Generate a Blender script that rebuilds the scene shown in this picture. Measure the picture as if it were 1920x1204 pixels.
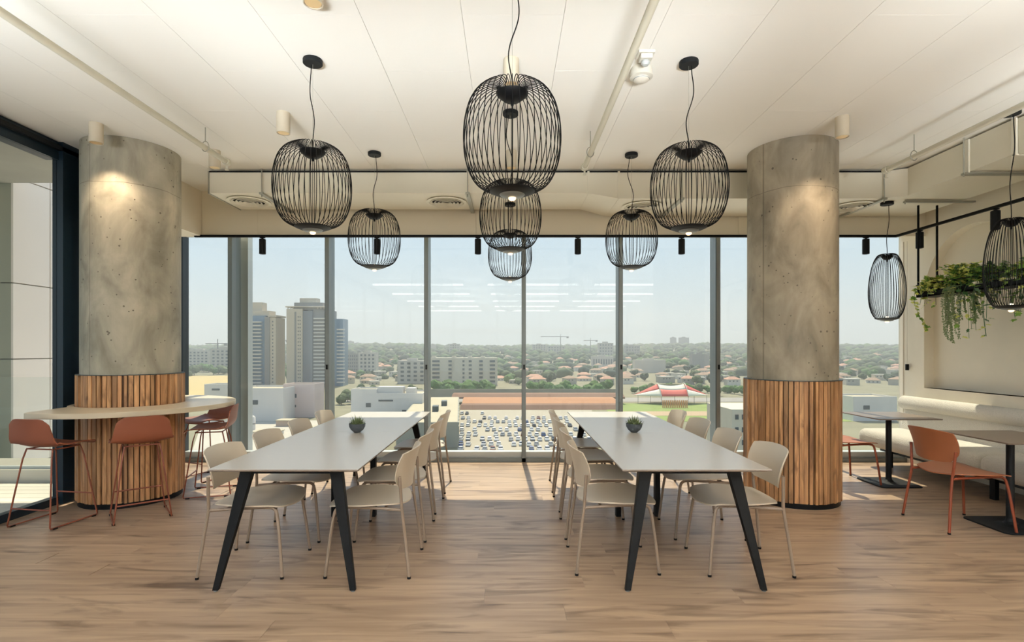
import bpy, bmesh, math, random
from mathutils import Vector, Matrix
R = math.radians
PI = math.pi
random.seed(7)
SC = bpy.context.scene
COL = SC.collection
for o in list(bpy.data.objects):
    bpy.data.objects.remove(o)

# ------------------------------------------------------------------ camera
CH = 1.46                                   # eye height
cam_d = bpy.data.cameras.new('camera')
cam = bpy.data.objects.new('camera', cam_d); COL.objects.link(cam)
cam.location = (0, 0, CH); cam.rotation_euler = (R(90), 0, 0)
cam_d.sensor_width = 36; cam_d.lens = 18.75
cam_d.shift_x = .0036; cam_d.shift_y = .0276
cam_d.clip_start = .05; cam_d.clip_end = 9000
SC.camera = cam

# ------------------------------------------------------------------ world, sun, exposure
SC.view_settings.view_transform = 'Standard'
SC.view_settings.look = 'None'
SC.view_settings.gamma = 1
SC.view_settings.use_curve_mapping = False
SC.view_settings.exposure = .52
SC.cycles.max_bounces = 10
SC.cycles.diffuse_bounces = 6
SC.cycles.glossy_bounces = 4
SC.cycles.transparent_max_bounces = 24
SC.cycles.volume_bounces = 0
SC.cycles.sample_clamp_indirect = 6
SC.cycles.caustics_reflective = False
SC.cycles.use_denoising = True

def lin(c):
    c = c / 255
    return c / 12.92 if c <= .04045 else ((c + .055) / 1.055) ** 2.4
def rgb(r, g, b): return (lin(r), lin(g), lin(b), 1)

W = bpy.data.worlds.new('world'); SC.world = W; W.use_nodes = True
nt = W.node_tree; nt.nodes.clear()
tc = nt.nodes.new('ShaderNodeTexCoord'); sp = nt.nodes.new('ShaderNodeSeparateXYZ')
rp = nt.nodes.new('ShaderNodeValToRGB'); bg = nt.nodes.new('ShaderNodeBackground'); wo = nt.nodes.new('ShaderNodeOutputWorld')
e = rp.color_ramp.elements
e[0].position = 0; e[0].color = (.66, .74, .73, 1)
e[1].position = 1; e[1].color = (.36, .52, .80, 1)
x = e.new(.2); x.color = (.52, .67, .80, 1)
nt.links.new(tc.outputs['Generated'], sp.inputs[0]); nt.links.new(sp.outputs['Z'], rp.inputs[0])
nt.links.new(rp.outputs[0], bg.inputs[0]); nt.links.new(bg.outputs[0], wo.inputs[0])
bg.inputs[1].default_value = .86

sun_d = bpy.data.lights.new('sun', 'SUN'); sun_d.energy = 5.0; sun_d.color = (1, .87, .66); sun_d.angle = R(.6)
sun = bpy.data.objects.new('sun', sun_d); COL.objects.link(sun)
sun.rotation_euler = Vector((-.02, .638, 1)).to_track_quat('Z', 'Y').to_euler()

YR_ = -9.0
ROOM_LIGHT = 6 ; ADDED_UPLIGHT = 100         # W per hall luminaire: down light, and uplight added to brighten the ceiling
def area(name, loc, sx, sy, energy, color=(1, .96, .90), rot=(0, 0, 0)):
    d = bpy.data.lights.new(name, 'AREA'); d.shape = 'RECTANGLE'; d.size = sx; d.size_y = sy
    d.energy = energy; d.color = color
    o = bpy.data.objects.new(name, d); COL.objects.link(o); o.location = loc; o.rotation_euler = rot
    return o
LUM = [(x, y) for y in (1.0, -1.2, -3.4, -5.6, -7.8) for x in (-2.2, 0.6, 3.2)]
for i, (x, y) in enumerate(LUM):
    area('luminaire_light', (x, y, 3.02), 2.2, .12, ROOM_LIGHT)
    area('added_uplight', (x, y, 3.165), 2.2, .12, ADDED_UPLIGHT*(.04 if y > 0 else .9), (.90, .96, 1), rot=(PI, 0, 0))  # upward lamps put in to lift the ceiling brightness

# lamps added out of the frame to brighten the ceiling: (x centre, length, elevation, spread, W)
UP_Y, UP_Z = .40, 1.90
UPS = [(-.3, 3.4, 25, 26, 10.5), (4.0, .4, 26, 28, 3), (-3.0, 2.0, 38, 56, 20), (2.9, 2.2, 38, 56, 15)]
for x, ln, el, spr, en in UPS:
    o = area('added_ceiling_lamp', (x, UP_Y, UP_Z + (.06 if el > 30 else 0)), ln, .05, en, (.90, .96, 1))
    o.rotation_euler = Vector((0, -math.cos(R(el)), -math.sin(R(el)))).to_track_quat('Z', 'Y').to_euler()
    o.data.spread = R(spr)

# ------------------------------------------------------------------ helpers
class MB:
    def __init__(s): s.v = []; s.f = []; s.m = []
    def add(s, vs, fs, mi=0):
        n = len(s.v); s.v += [tuple(v) for v in vs]
        s.f += [tuple(i + n for i in f) for f in fs]; s.m += [mi] * len(fs)
        return s
    def box(s, x0, x1, y0, y1, z0, z1, mi=0):
        return s.add([(x0,y0,z0),(x1,y0,z0),(x1,y1,z0),(x0,y1,z0),(x0,y0,z1),(x1,y0,z1),(x1,y1,z1),(x0,y1,z1)],
              [(0,3,2,1),(4,5,6,7),(0,1,5,4),(1,2,6,5),(2,3,7,6),(3,0,4,7)], mi)
    def hexa(s, lo, hi, mi=0):
        n = len(lo)
        fs = [tuple(range(n))[::-1], tuple(range(n, 2*n))]
        for i in range(n): j = (i+1) % n; fs.append((i, j, n+j, n+i))
        return s.add(list(lo) + list(hi), fs, mi)
    def prism(s, poly, z0, z1, mi=0):
        return s.hexa([(x, y, z0) for x, y in poly], [(x, y, z1) for x, y in poly], mi)
    def tube(s, pts, r, seg=8, mi=0, closed=False, r2=None):
        P = [Vector(p) for p in pts]; n = len(P); rings = []
        up = None
        for i in range(n):
            if closed: t = (P[(i+1) % n] - P[i-1])
            else: t = P[min(i+1, n-1)] - P[max(i-1, 0)]
            t.normalize()
            if up is None:
                a = Vector((0,0,1)) if abs(t.z) < .9 else Vector((1,0,0))
                u = t.cross(a).normalized()
            else:
                u = (up - t * up.dot(t)).normalized()
            up = u; w = t.cross(u)
            rr = r if r2 is None else r + (r2 - r) * i / (n-1)
            rings.append([P[i] + (u * math.cos(2*PI*k/seg) + w * math.sin(2*PI*k/seg)) * rr for k in range(seg)])
        vs = [v for ring in rings for v in ring]; fs = []
        for i in range(n if closed else n-1):
            a = i * seg; b = ((i+1) % n) * seg
            for k in range(seg):
                l = (k+1) % seg; fs.append((a+k, a+l, b+l, b+k))
        if not closed:
            fs.append(tuple(range(seg))[::-1]); fs.append(tuple(range((n-1)*seg, n*seg)))
        return s.add(vs, fs, mi)
    def lathe(s, prof, seg=24, cx=0, cy=0, mi=0, arc=None):
        vs = []; fs = []
        for r, z in prof:
            for k in range(seg): a = 2*PI*k/seg; vs.append((cx + r*math.cos(a), cy + r*math.sin(a), z))
        for i in range(len(prof)-1):
            for k in range(seg):
                l = (k+1) % seg; fs.append((i*seg+k, i*seg+l, (i+1)*seg+l, (i+1)*seg+k))
        if prof[0][0] > 1e-6: fs.append(tuple(range(seg))[::-1])
        if prof[-1][0] > 1e-6: fs.append(tuple(range((len(prof)-1)*seg, len(prof)*seg)))
        return s.add(vs, fs, mi)
    def shell(s, fn, nu, nv, th, mi=0):
        # fn(u, v) with u, v in -1..1 -> point ; thickness th along the normal
        A = [[Vector(fn(-1 + 2*i/nu, -1 + 2*j/nv)) for j in range(nv+1)] for i in range(nu+1)]
        top = []; bot = []
        for i in range(nu+1):
            for j in range(nv+1):
                du = A[min(i+1, nu)][j] - A[max(i-1, 0)][j]; dv = A[i][min(j+1, nv)] - A[i][max(j-1, 0)]
                n = du.cross(dv)
                if n.length < 1e-9: n = Vector((0, 0, 1))
                n.normalize(); top.append(A[i][j] + n*th/2); bot.append(A[i][j] - n*th/2)
        N = len(top); w = nv + 1; fs = []
        for i in range(nu):
            for j in range(nv):
                a, b, c, d = i*w+j, (i+1)*w+j, (i+1)*w+j+1, i*w+j+1
                fs.append((a, b, c, d)); fs.append((N+d, N+c, N+b, N+a))
        edge = [i*w for i in range(nu+1)] + [nu*w+j for j in range(1, nv+1)] + [i*w+nv for i in range(nu-1, -1, -1)] + [j for j in range(nv-1, 0, -1)]
        for k in range(len(edge)):
            a, b = edge[k], edge[(k+1) % len(edge)]; fs.append((b, a, N+a, N+b))
        return s.add(top + bot, fs, mi)
    def mesh(s, name, mats, smooth=None):
        me = bpy.data.meshes.new(name); me.from_pydata(s.v, [], s.f)
        for m in (mats if isinstance(mats, (list, tuple)) else [mats]): me.materials.append(m)
        me.polygons.foreach_set('material_index', s.m)
        me.update()
        bm = bmesh.new(); bm.from_mesh(me); bmesh.ops.recalc_face_normals(bm, faces=bm.faces); bm.to_mesh(me); bm.free()
        if smooth is not None:
            me.polygons.foreach_set('use_smooth', [True]*len(me.polygons)); me.set_sharp_from_angle(angle=R(smooth))
        return me
    def build(s, name, mats, parent=None, loc=(0,0,0), smooth=None, bevel=0, seg=2, rz=0):
        return put(name, s.mesh(name, mats, smooth), parent, loc, bevel, seg, rz)
def put(name, me, parent=None, loc=(0,0,0), bevel=0, seg=2, rz=0):
    o = bpy.data.objects.new(name, me); COL.objects.link(o)
    o.parent = parent; o.location = loc; o.rotation_euler = (0, 0, rz)
    if bevel:
        b = o.modifiers.new('bevel', 'BEVEL'); b.width = bevel; b.segments = seg; b.limit_method = 'ANGLE'
    return o
def tag(o, label=None, cat=None, group=None, kind=None):
    if label: o['label'] = label
    if cat: o['category'] = cat
    if group: o['group'] = group
    if kind: o['kind'] = kind
    return o
def thing(name, label, cat, loc=(0,0,0), rz=0, group=None):
    o = bpy.data.objects.new(name, None); COL.objects.link(o); o.empty_display_size = .1
    o.location = loc; o.rotation_euler = (0, 0, rz)
    return tag(o, label, cat, group)
def struct_empty(name, loc=(0,0,0)):
    o = bpy.data.objects.new(name, None); COL.objects.link(o); o.location = loc; o.empty_display_size = .1
    o['kind'] = 'structure'; return o
def copy_tree(o, parent=None):
    c = o.copy(); COL.objects.link(c)
    if parent is not None: c.parent = parent
    for ch in [k for k in KIDS.get(o, [])]: KIDS.setdefault(c, []).append(copy_tree(ch, c))
    return c
KIDS = {}
def learn(root):
    KIDS.clear()
    for o in COL.objects:
        if o.parent: KIDS.setdefault(o.parent, []).append(o)
def clone(root, loc, rz=0, label=None, group=None):
    learn(root); c = copy_tree(root); c.location = loc; c.rotation_euler = (0, 0, rz)
    if label: c['label'] = label
    if group: c['group'] = group
    return c
def smooth_path(pts, n=6):
    P = [Vector(p) for p in pts]; out = []
    for i in range(len(P)-1):
        p0 = P[max(i-1, 0)]; p1 = P[i]; p2 = P[i+1]; p3 = P[min(i+2, len(P)-1)]
        for k in range(n):
            t = k/n
            out.append(.5*((2*p1) + (-p0+p2)*t + (2*p0-5*p1+4*p2-p3)*t*t + (-p0+3*p1-3*p2+p3)*t**3))
    out.append(P[-1]); return out

# ------------------------------------------------------------------ materials
def base(name):
    m = bpy.data.materials.new(name); m.use_nodes = True; n = m.node_tree; b = n.nodes['Principled BSDF']
    return m, n, b
def N(n, t, **k):
    q = n.nodes.new(t)
    for a, v in k.items(): setattr(q, a, v)
    return q
def simple(name, col, rough=.5, metal=0, var=.06, scale=6, bump=0, bscale=80, spec=.5, rnd=0, stretch=(1,1,1)):
    """plain surface with a little procedural variation and optional fine relief"""
    m, n, b = base(name)
    tc = N(n, 'ShaderNodeTexCoord'); mp = N(n, 'ShaderNodeMapping'); mp.inputs['Scale'].default_value = stretch
    n.links.new(tc.outputs['Object'], mp.inputs[0])
    no = N(n, 'ShaderNodeTexNoise'); no.inputs['Scale'].default_value = scale; no.inputs['Detail'].default_value = 5
    n.links.new(mp.outputs[0], no.inputs[0])
    mr = N(n, 'ShaderNodeMapRange'); mr.inputs[3].default_value = 1 - var; mr.inputs[4].default_value = 1 + var
    n.links.new(no.outputs[0], mr.inputs[0])
    hs = N(n, 'ShaderNodeHueSaturation'); hs.inputs['Color'].default_value = col
    last = mr.outputs[0]
    if rnd:
        oi = N(n, 'ShaderNodeObjectInfo'); m2 = N(n, 'ShaderNodeMapRange'); m2.inputs[3].default_value = 1 - rnd; m2.inputs[4].default_value = 1 + rnd
        n.links.new(oi.outputs['Random'], m2.inputs[0])
        mu = N(n, 'ShaderNodeMath', operation='MULTIPLY'); n.links.new(last, mu.inputs[0]); n.links.new(m2.outputs[0], mu.inputs[1]); last = mu.outputs[0]
    n.links.new(last, hs.inputs['Value']); n.links.new(hs.outputs[0], b.inputs['Base Color'])
    b.inputs['Roughness'].default_value = rough; b.inputs['Metallic'].default_value = metal
    b.inputs['Specular IOR Level'].default_value = spec
    if bump:
        n2 = N(n, 'ShaderNodeTexNoise'); n2.inputs['Scale'].default_value = bscale; n2.inputs['Detail'].default_value = 3
        n.links.new(mp.outputs[0], n2.inputs[0])
        bp = N(n, 'ShaderNodeBump'); bp.inputs['Strength'].default_value = bump; bp.inputs['Distance'].default_value = .01
        n.links.new(n2.outputs[0], bp.inputs['Height']); n.links.new(bp.outputs[0], b.inputs['Normal'])
    return m
def emit(name, col, s):
    m = bpy.data.materials.new(name); m.use_nodes = True; n = m.node_tree; n.nodes.clear()
    e = N(n, 'ShaderNodeEmission'); e.inputs[0].default_value = col; e.inputs[1].default_value = s
    o = N(n, 'ShaderNodeOutputMaterial'); n.links.new(e.outputs[0], o.inputs[0]); return m
def glass(name, tint, refl=.05):
    m = bpy.data.materials.new(name); m.use_nodes = True; n = m.node_tree; n.nodes.clear()
    t = N(n, 'ShaderNodeBsdfTransparent'); t.inputs[0].default_value = tint
    g = N(n, 'ShaderNodeBsdfGlossy'); g.inputs['Roughness'].default_value = .0
    lw = N(n, 'ShaderNodeLayerWeight'); lw.inputs[0].default_value = .5
    pw_ = N(n, 'ShaderNodeMath', operation='POWER'); n.links.new(lw.outputs['Facing'], pw_.inputs[0]); pw_.inputs[1].default_value = 4
    fr = N(n, 'ShaderNodeMath', operation='MULTIPLY_ADD'); n.links.new(pw_.outputs[0], fr.inputs[0]); fr.inputs[1].default_value = .5; fr.inputs[2].default_value = refl*.5
    mx = N(n, 'ShaderNodeMixShader'); o = N(n, 'ShaderNodeOutputMaterial')
    n.links.new(fr.outputs[0], mx.inputs[0]); n.links.new(t.outputs[0], mx.inputs[1]); n.links.new(g.outputs[0], mx.inputs[2])
    n.links.new(mx.outputs[0], o.inputs[0]); return m
def wood(name, c1, c2, dark, axis, rough=.45, rnd=.12, gs=1.0, bump=.15):
    """long grain along one axis, darker flecks, and each piece of its own tone"""
    m, n, b = base(name)
    tc = N(n, 'ShaderNodeTexCoord'); oi = N(n, 'ShaderNodeObjectInfo')
    ad = N(n, 'ShaderNodeVectorMath', operation='ADD'); sc = N(n, 'ShaderNodeVectorMath', operation='SCALE'); sc.inputs['Scale'].default_value = 37
    cb = N(n, 'ShaderNodeCombineXYZ')
    for k in range(3): n.links.new(oi.outputs['Random'], cb.inputs[k])
    n.links.new(cb.outputs[0], sc.inputs[0]); n.links.new(tc.outputs['Object'], ad.inputs[0]); n.links.new(sc.outputs[0], ad.inputs[1])
    st = [14*gs, 14*gs, 14*gs]; st[axis] = 1.0*gs
    mp = N(n, 'ShaderNodeMapping'); mp.inputs['Scale'].default_value = st; n.links.new(ad.outputs[0], mp.inputs[0])
    n1 = N(n, 'ShaderNodeTexNoise'); n1.inputs['Scale'].default_value = 1.1; n1.inputs['Detail'].default_value = 8; n1.inputs['Distortion'].default_value = .8
    n.links.new(mp.outputs[0], n1.inputs[0])
    r1 = N(n, 'ShaderNodeValToRGB'); r1.color_ramp.elements[0].position = .3; r1.color_ramp.elements[0].color = c1
    r1.color_ramp.elements[1].position = .68; r1.color_ramp.elements[1].color = c2; n.links.new(n1.outputs[0], r1.inputs[0])
    st2 = [5*gs, 5*gs, 5*gs]; st2[axis] = .9*gs
    mp2 = N(n, 'ShaderNodeMapping'); mp2.inputs['Scale'].default_value = st2; n.links.new(ad.outputs[0], mp2.inputs[0])
    n2 = N(n, 'ShaderNodeTexNoise'); n2.inputs['Scale'].default_value = 1.6; n2.inputs['Detail'].default_value = 6; n2.inputs['Distortion'].default_value = 1.2
    n.links.new(mp2.outputs[0], n2.inputs[0])
    r2 = N(n, 'ShaderNodeMapRange'); r2.inputs[1].default_value = .52; r2.inputs[2].default_value = .74; n.links.new(n2.outputs[0], r2.inputs[0])
    mx = N(n, 'ShaderNodeMix', data_type='RGBA'); mx.inputs[7].default_value = dark
    n.links.new(r2.outputs[0], mx.inputs[0]); n.links.new(r1.outputs[0], mx.inputs[6])
    hs = N(n, 'ShaderNodeHueSaturation'); m2 = N(n, 'ShaderNodeMapRange'); m2.inputs[3].default_value = 1-rnd; m2.inputs[4].default_value = 1+rnd
    n.links.new(oi.outputs['Random'], m2.inputs[0]); n.links.new(m2.outputs[0], hs.inputs['Value']); n.links.new(mx.outputs[2], hs.inputs['Color'])
    n.links.new(hs.outputs[0], b.inputs['Base Color'])
    b.inputs['Roughness'].default_value = rough
    bp = N(n, 'ShaderNodeBump'); bp.inputs['Strength'].default_value = bump; bp.inputs['Distance'].default_value = .004
    n.links.new(n1.outputs[0], bp.inputs['Height']); n.links.new(bp.outputs[0], b.inputs['Normal'])
    return m
def concrete(name, ca, cb_, seam_x, ring_z):
    m, n, b = base(name)
    tc = N(n, 'ShaderNodeTexCoord'); L = n.links.new
    mp = N(n, 'ShaderNodeMapping'); mp.inputs['Scale'].default_value = (1, 1, .55); L(tc.outputs['Object'], mp.inputs[0])
    n1 = N(n, 'ShaderNodeTexNoise'); n1.inputs['Scale'].default_value = 3.4; n1.inputs['Detail'].default_value = 9; n1.inputs['Roughness'].default_value = .58; n1.inputs['Distortion'].default_value = .5; L(mp.outputs[0], n1.inputs[0])
    r1 = N(n, 'ShaderNodeValToRGB'); r1.color_ramp.elements[0].position = .34; r1.color_ramp.elements[0].color = ca; r1.color_ramp.elements[1].position = .66; r1.color_ramp.elements[1].color = cb_; L(n1.outputs[0], r1.inputs[0])
    # vertical run marks
    mp2 = N(n, 'ShaderNodeMapping'); mp2.inputs['Scale'].default_value = (16, 16, 1.1); L(tc.outputs['Object'], mp2.inputs[0])
    n2 = N(n, 'ShaderNodeTexNoise'); n2.inputs['Scale'].default_value = 1; n2.inputs['Detail'].default_value = 4; L(mp2.outputs[0], n2.inputs[0])
    mr2 = N(n, 'ShaderNodeMapRange'); mr2.inputs[3].default_value = .86; mr2.inputs[4].default_value = 1.1; L(n2.outputs[0], mr2.inputs[0])
    # pores
    vo = N(n, 'ShaderNodeTexVoronoi'); vo.inputs['Scale'].default_value = 15; L(tc.outputs['Object'], vo.inputs[0])
    nz = N(n, 'ShaderNodeTexNoise'); nz.inputs['Scale'].default_value = 4.2; L(tc.outputs['Object'], nz.inputs[0])
    th = N(n, 'ShaderNodeMapRange'); th.inputs[1].default_value = .45; th.inputs[2].default_value = .75; th.inputs[3].default_value = .07; th.inputs[4].default_value = .19; L(nz.outputs[0], th.inputs[0])
    lt = N(n, 'ShaderNodeMath', operation='LESS_THAN'); L(vo.outputs['Distance'], lt.inputs[0]); L(th.outputs[0], lt.inputs[1])
    sx = N(n, 'ShaderNodeSeparateXYZ'); L(tc.outputs['Object'], sx.inputs[0])
    wob = N(n, 'ShaderNodeMath', operation='MULTIPLY_ADD'); wob.inputs[1].default_value = .04; L(nz.outputs[0], wob.inputs[0]); wob.inputs[2].default_value = -.02
    def line(out, at_, w, extra=None):
        a = N(n, 'ShaderNodeMath', operation='ADD'); L(out, a.inputs[0]); a.inputs[1].default_value = -at_
        if extra is not None:
            a2 = N(n, 'ShaderNodeMath', operation='ADD'); L(a.outputs[0], a2.inputs[0]); L(extra, a2.inputs[1]); a = a2
        c = N(n, 'ShaderNodeMath', operation='ABSOLUTE'); L(a.outputs[0], c.inputs[0])
        d = N(n, 'ShaderNodeMath', operation='LESS_THAN'); L(c.outputs[0], d.inputs[0]); d.inputs[1].default_value = w; return d.outputs[0]
    mxm = N(n, 'ShaderNodeMath', operation='MAXIMUM'); L(line(sx.outputs['X'], seam_x, .0035), mxm.inputs[0]); L(line(sx.outputs['Z'], ring_z, .003, wob.outputs[0]), mxm.inputs[1])
    hf = N(n, 'ShaderNodeMath', operation='MULTIPLY'); L(mxm.outputs[0], hf.inputs[0]); hf.inputs[1].default_value = .45
    mask = N(n, 'ShaderNodeMath', operation='MAXIMUM'); L(hf.outputs[0], mask.inputs[0])
    m8 = N(n, 'ShaderNodeMath', operation='MULTIPLY'); L(lt.outputs[0], m8.inputs[0]); m8.inputs[1].default_value = .75; L(m8.outputs[0], mask.inputs[1])
    hs = N(n, 'ShaderNodeHueSaturation'); L(mr2.outputs[0], hs.inputs['Value']); L(r1.outputs[0], hs.inputs['Color'])
    mx = N(n, 'ShaderNodeMix', data_type='RGBA'); mx.inputs[7].default_value = rgb(70, 62, 52); L(mask.outputs[0], mx.inputs[0]); L(hs.outputs[0], mx.inputs[6])
    L(mx.outputs[2], b.inputs['Base Color']); b.inputs['Roughness'].default_value = .62
    bp = N(n, 'ShaderNodeBump'); bp.inputs['Strength'].default_value = .5; bp.inputs['Distance'].default_value = .006; bp.invert = True
    ad = N(n, 'ShaderNodeMath', operation='MULTIPLY_ADD'); L(n1.outputs[0], ad.inputs[0]); ad.inputs[1].default_value = .5; L(mask.outputs[0], ad.inputs[2])
    L(ad.outputs[0], bp.inputs['Height']); L(bp.outputs[0], b.inputs['Normal'])
    return m

M = {}
M['ceiling'] = simple('ceiling_paint', rgb(236, 234, 227), .85, var=.02, scale=1.2, bump=.05, bscale=200)
M['soffit'] = simple('soffit_paint', rgb(236, 229, 212), .8, var=.03, scale=1.5)
M['duct'] = simple('duct_paint', rgb(226, 222, 206), .5, var=.04, scale=2)
M['stucco'] = simple('stucco', rgb(232, 224, 206), .8, var=.13, scale=1.6, bump=.12, bscale=14)
M['plank'] = wood('floor_oak', rgb(152, 128, 107), rgb(186, 162, 137), rgb(102, 82, 66), 0, rough=.36, rnd=.07)
M['floor_base'] = simple('floor_base', rgb(150, 118, 90), .5, var=.1)
M['slat'] = wood('slat_wood', rgb(146, 104, 68), rgb(204, 158, 112), rgb(104, 72, 46), 2, rough=.5, rnd=.3, gs=1.6)
M['slat_back'] = simple('slat_backing', rgb(88, 60, 38), .7)
M['black'] = simple('black_metal', rgb(7, 9, 12), .5, var=.05, spec=.2)
M['blackm'] = simple('black_matt', rgb(18, 21, 24), .6, var=.05, spec=.25)
M['navy'] = simple('dark_navy_frame', rgb(18, 36, 48), .35, var=.04)
M['alu'] = simple('aluminium', rgb(128, 136, 138), .38, metal=.35, var=.03)
M['alu_dark'] = simple('dark_aluminium', rgb(70, 80, 82), .4, metal=.3, var=.03)
M['alu_light'] = simple('pale_aluminium', rgb(190, 196, 196), .4, metal=.2, var=.03)
M['tabletop'] = simple('tabletop_laminate', rgb(196, 192, 185), .27, var=.015, scale=3, spec=.6)
M['tableedge'] = simple('tabletop_edge', rgb(140, 128, 120), .45, var=.03)
M['beige'] = simple('beige_plastic', rgb(202, 191, 174), .42, var=.02, scale=3)
M['taupe'] = simple('taupe_tube', rgb(142, 126, 112), .42, var=.03)
M['terra'] = simple('terracotta_plastic', rgb(136, 76, 52), .5, var=.03, scale=3)
M['copper'] = simple('terracotta_tube', rgb(132, 72, 52), .4, var=.03)
M['terra2'] = simple('orange_plastic', rgb(160, 98, 64), .5, var=.03, scale=3)
M['copper2'] = simple('orange_tube', rgb(136, 66, 42), .4, var=.03)
M['counter'] = simple('counter_top', rgb(214, 202, 178), .3, var=.02, scale=3)
M['cafe_top'] = simple('cafe_top', rgb(118, 104, 92), .35, var=.04)
M['boucle'] = simple('boucle_fabric', rgb(206, 202, 192), .95, var=.16, scale=90, bump=.9, bscale=120)
M['lamp_body'] = simple('lamp_body', rgb(196, 186, 166), .5, var=.02)
M['white'] = simple('white_plastic', rgb(206, 202, 190), .45, var=.02)
M['pipe'] = simple('painted_pipe', rgb(208, 204, 186), .45, var=.03)
M['steel'] = simple('galvanised', rgb(165, 165, 155), .4, metal=.6, var=.05)
M['reflector'] = simple('lamp_reflector', rgb(230, 200, 150), .3, metal=.4)
M['bowl'] = simple('stone_bowl', rgb(72, 78, 84), .7, var=.35, scale=60, bump=.4, bscale=90)
M['soil'] = simple('soil', rgb(60, 48, 38), .9)
M['succulent'] = simple('succulent_leaf', rgb(110, 124, 84), .5, var=.3, scale=30)
M['ivy'] = simple('ivy_green', rgb(122, 162, 68), .5, var=.4, scale=9)
M['ivy2'] = simple('ivy_pale', rgb(222, 226, 128), .5, var=.3, scale=9)
M['ivyd'] = simple('ivy_dark', rgb(62, 104, 56), .5, var=.3, scale=9)
M['trail'] = simple('trailing_grey_green', rgb(134, 152, 108), .6, var=.3, scale=20)
M['glow'] = emit('lamp_glow', (1, .66, .34, 1), 2.6)
M['glow_soft'] = emit('lamp_disc_glow', (1, .85, .62, 1), 1.6)
M['lum'] = emit('luminaire_glow', (1, .95, .86, 1), 5)
M['glass'] = glass('window_glass', (.93, .95, .945, 1))
M['glass_side'] = glass('side_glass', (.96, .97, .965, 1))
M['conc_l'] = concrete('concrete_left', rgb(132, 128, 114), rgb(190, 184, 166), -.11, 2.99)
M['conc_r'] = concrete('concrete_right', rgb(120, 113, 99), rgb(176, 166, 147), -.36, 2.95)
M['conc_out'] = simple('outdoor_concrete', rgb(158, 156, 146), .8, var=.25, scale=1.4)

# ------------------------------------------------------------------ room shell
ZC = 3.415; XL = -4.26; XR = 5.16; YB = 7.05; YR = -9.0
# floor : one slab, planks as its parts
fl = struct_empty('floor')
MB().box(XL-.1, XR+.1, YR, YB+.1, -.25, -.013).build('slab', M['floor_base'], fl)
MB().box(XL, XR, YR, .95, -.013, 0).build('rear_boards', M['plank'], fl)
pw = .19; y = YB - pw; rows = 0
pm = {}
while y > .9:
    x = XL - random.uniform(0, 1.4)
    while x < XR:
        x1 = x + random.choice((1.5, 1.9, 2.1))
        a, b_ = max(x, XL), min(x1, XR)
        if b_ - a > .05:
            L_ = round(b_ - a, 2)
            if L_ not in pm:
                pm[L_] = MB().box(.0005, L_-.0005, .0004, pw-.0004, -.0125, 0).mesh('plank', M['plank'])
            put('plank', pm[L_], fl, (a, y, 0))
        x = x1
    y -= pw; rows += 1
# ceiling : slab with staggered panels
ce = struct_empty('ceiling')
MB().box(XL-.1, XR+.1, YR, YB+.1, ZC+.012, ZC+.3).build('slab', M['ceiling'], ce)
MB().box(XL, XR, YR, .6, ZC, ZC+.012).build('rear_panels', M['ceiling'], ce)
cw = .595; cl = 1.255
k = -7
while -.865 + cw*k < XR:
    xa = max(-.865 + cw*k, XL); xb = min(-.865 + cw*(k+1), XR)
    ys = 3.745 if k % 2 == 0 else 3.118
    y0 = ys - cl*4
    while y0 < YB:
        a = max(y0, .6); b_ = min(y0 + cl, YB)
        if b_ - a > .03 and xb - xa > .03:
            MB().box(xa+.0012, xb-.0012, a+.0009, b_-.0009, ZC, ZC+.012).build('ceiling_panel', M['ceiling'], ce)
        y0 += cl
    k += 1
# rear wall and the hall's rear window, behind the camera
rw = struct_empty('wall_rear')
MB().box(XL, XR, YR-.2, YR, 0, .5).box(XL, XR, YR-.2, YR, 3.1, ZC).build('wall_face', M['stucco'], rw)
for i in range(6):
    xx = XL + (XR-XL)*i/5
    MB().box(xx-.05, xx+.05, YR-.15, YR, .5, 3.1).build('pier', M['alu_dark'], rw)
# right wall with arched niche
wr = struct_empty('wall_right')
nY0, nY1, nZ0, aZ, aRy, aRz, cY = 5.20, 6.62, .98, 2.08, .71, .78, 5.91
dep = .12
arc = [(cY + aRy*math.cos(PI*i/40), aZ + aRz*math.sin(PI*i/40)) for i in range(41)]   # from Y max down to Y min
m = MB()
def wq(pts): m.add([(XR, a, b_) for a, b_ in pts], [tuple(range(len(pts)))])
wq([(YR, 0), (nY0, 0), (nY0, ZC), (YR, ZC)]); wq([(nY1, 0), (YB, 0), (YB, ZC), (nY1, ZC)])
wq([(nY0, 0), (nY1, 0), (nY1, nZ0), (nY0, nZ0)])
for i in range(40):
    (a, az), (b_, bz) = arc[i], arc[i+1]
    wq([(b_, bz), (a, az), (a, ZC), (b_, ZC)])
bound = [(nY0, nZ0), (nY1, nZ0)] + arc
for i in range(len(bound)):
    a, b_ = bound[i], bound[(i+1) % len(bound)]
    m.add([(XR, *a), (XR, *b_), (XR+dep, *b_), (XR+dep, *a)], [(0, 1, 2, 3)])
m.add([(XR+dep, *p) for p in bound], [tuple(range(len(bound)))])
m.box(XR+.15, XR+.3, YR, YB+.1, -.2, ZC+.3)
m.build('wall_face', M['stucco'], wr)
MB().box(XR-.006, XR+.03, 6.955, 6.965, .5, 2.86).build('joint_strip', M['lamp_body'], wr)
MB().box(XR-.004, XR+dep, nY0, nY1, nZ0-.012, nZ0).build('niche_sill', M['stucco'], wr)
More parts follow.
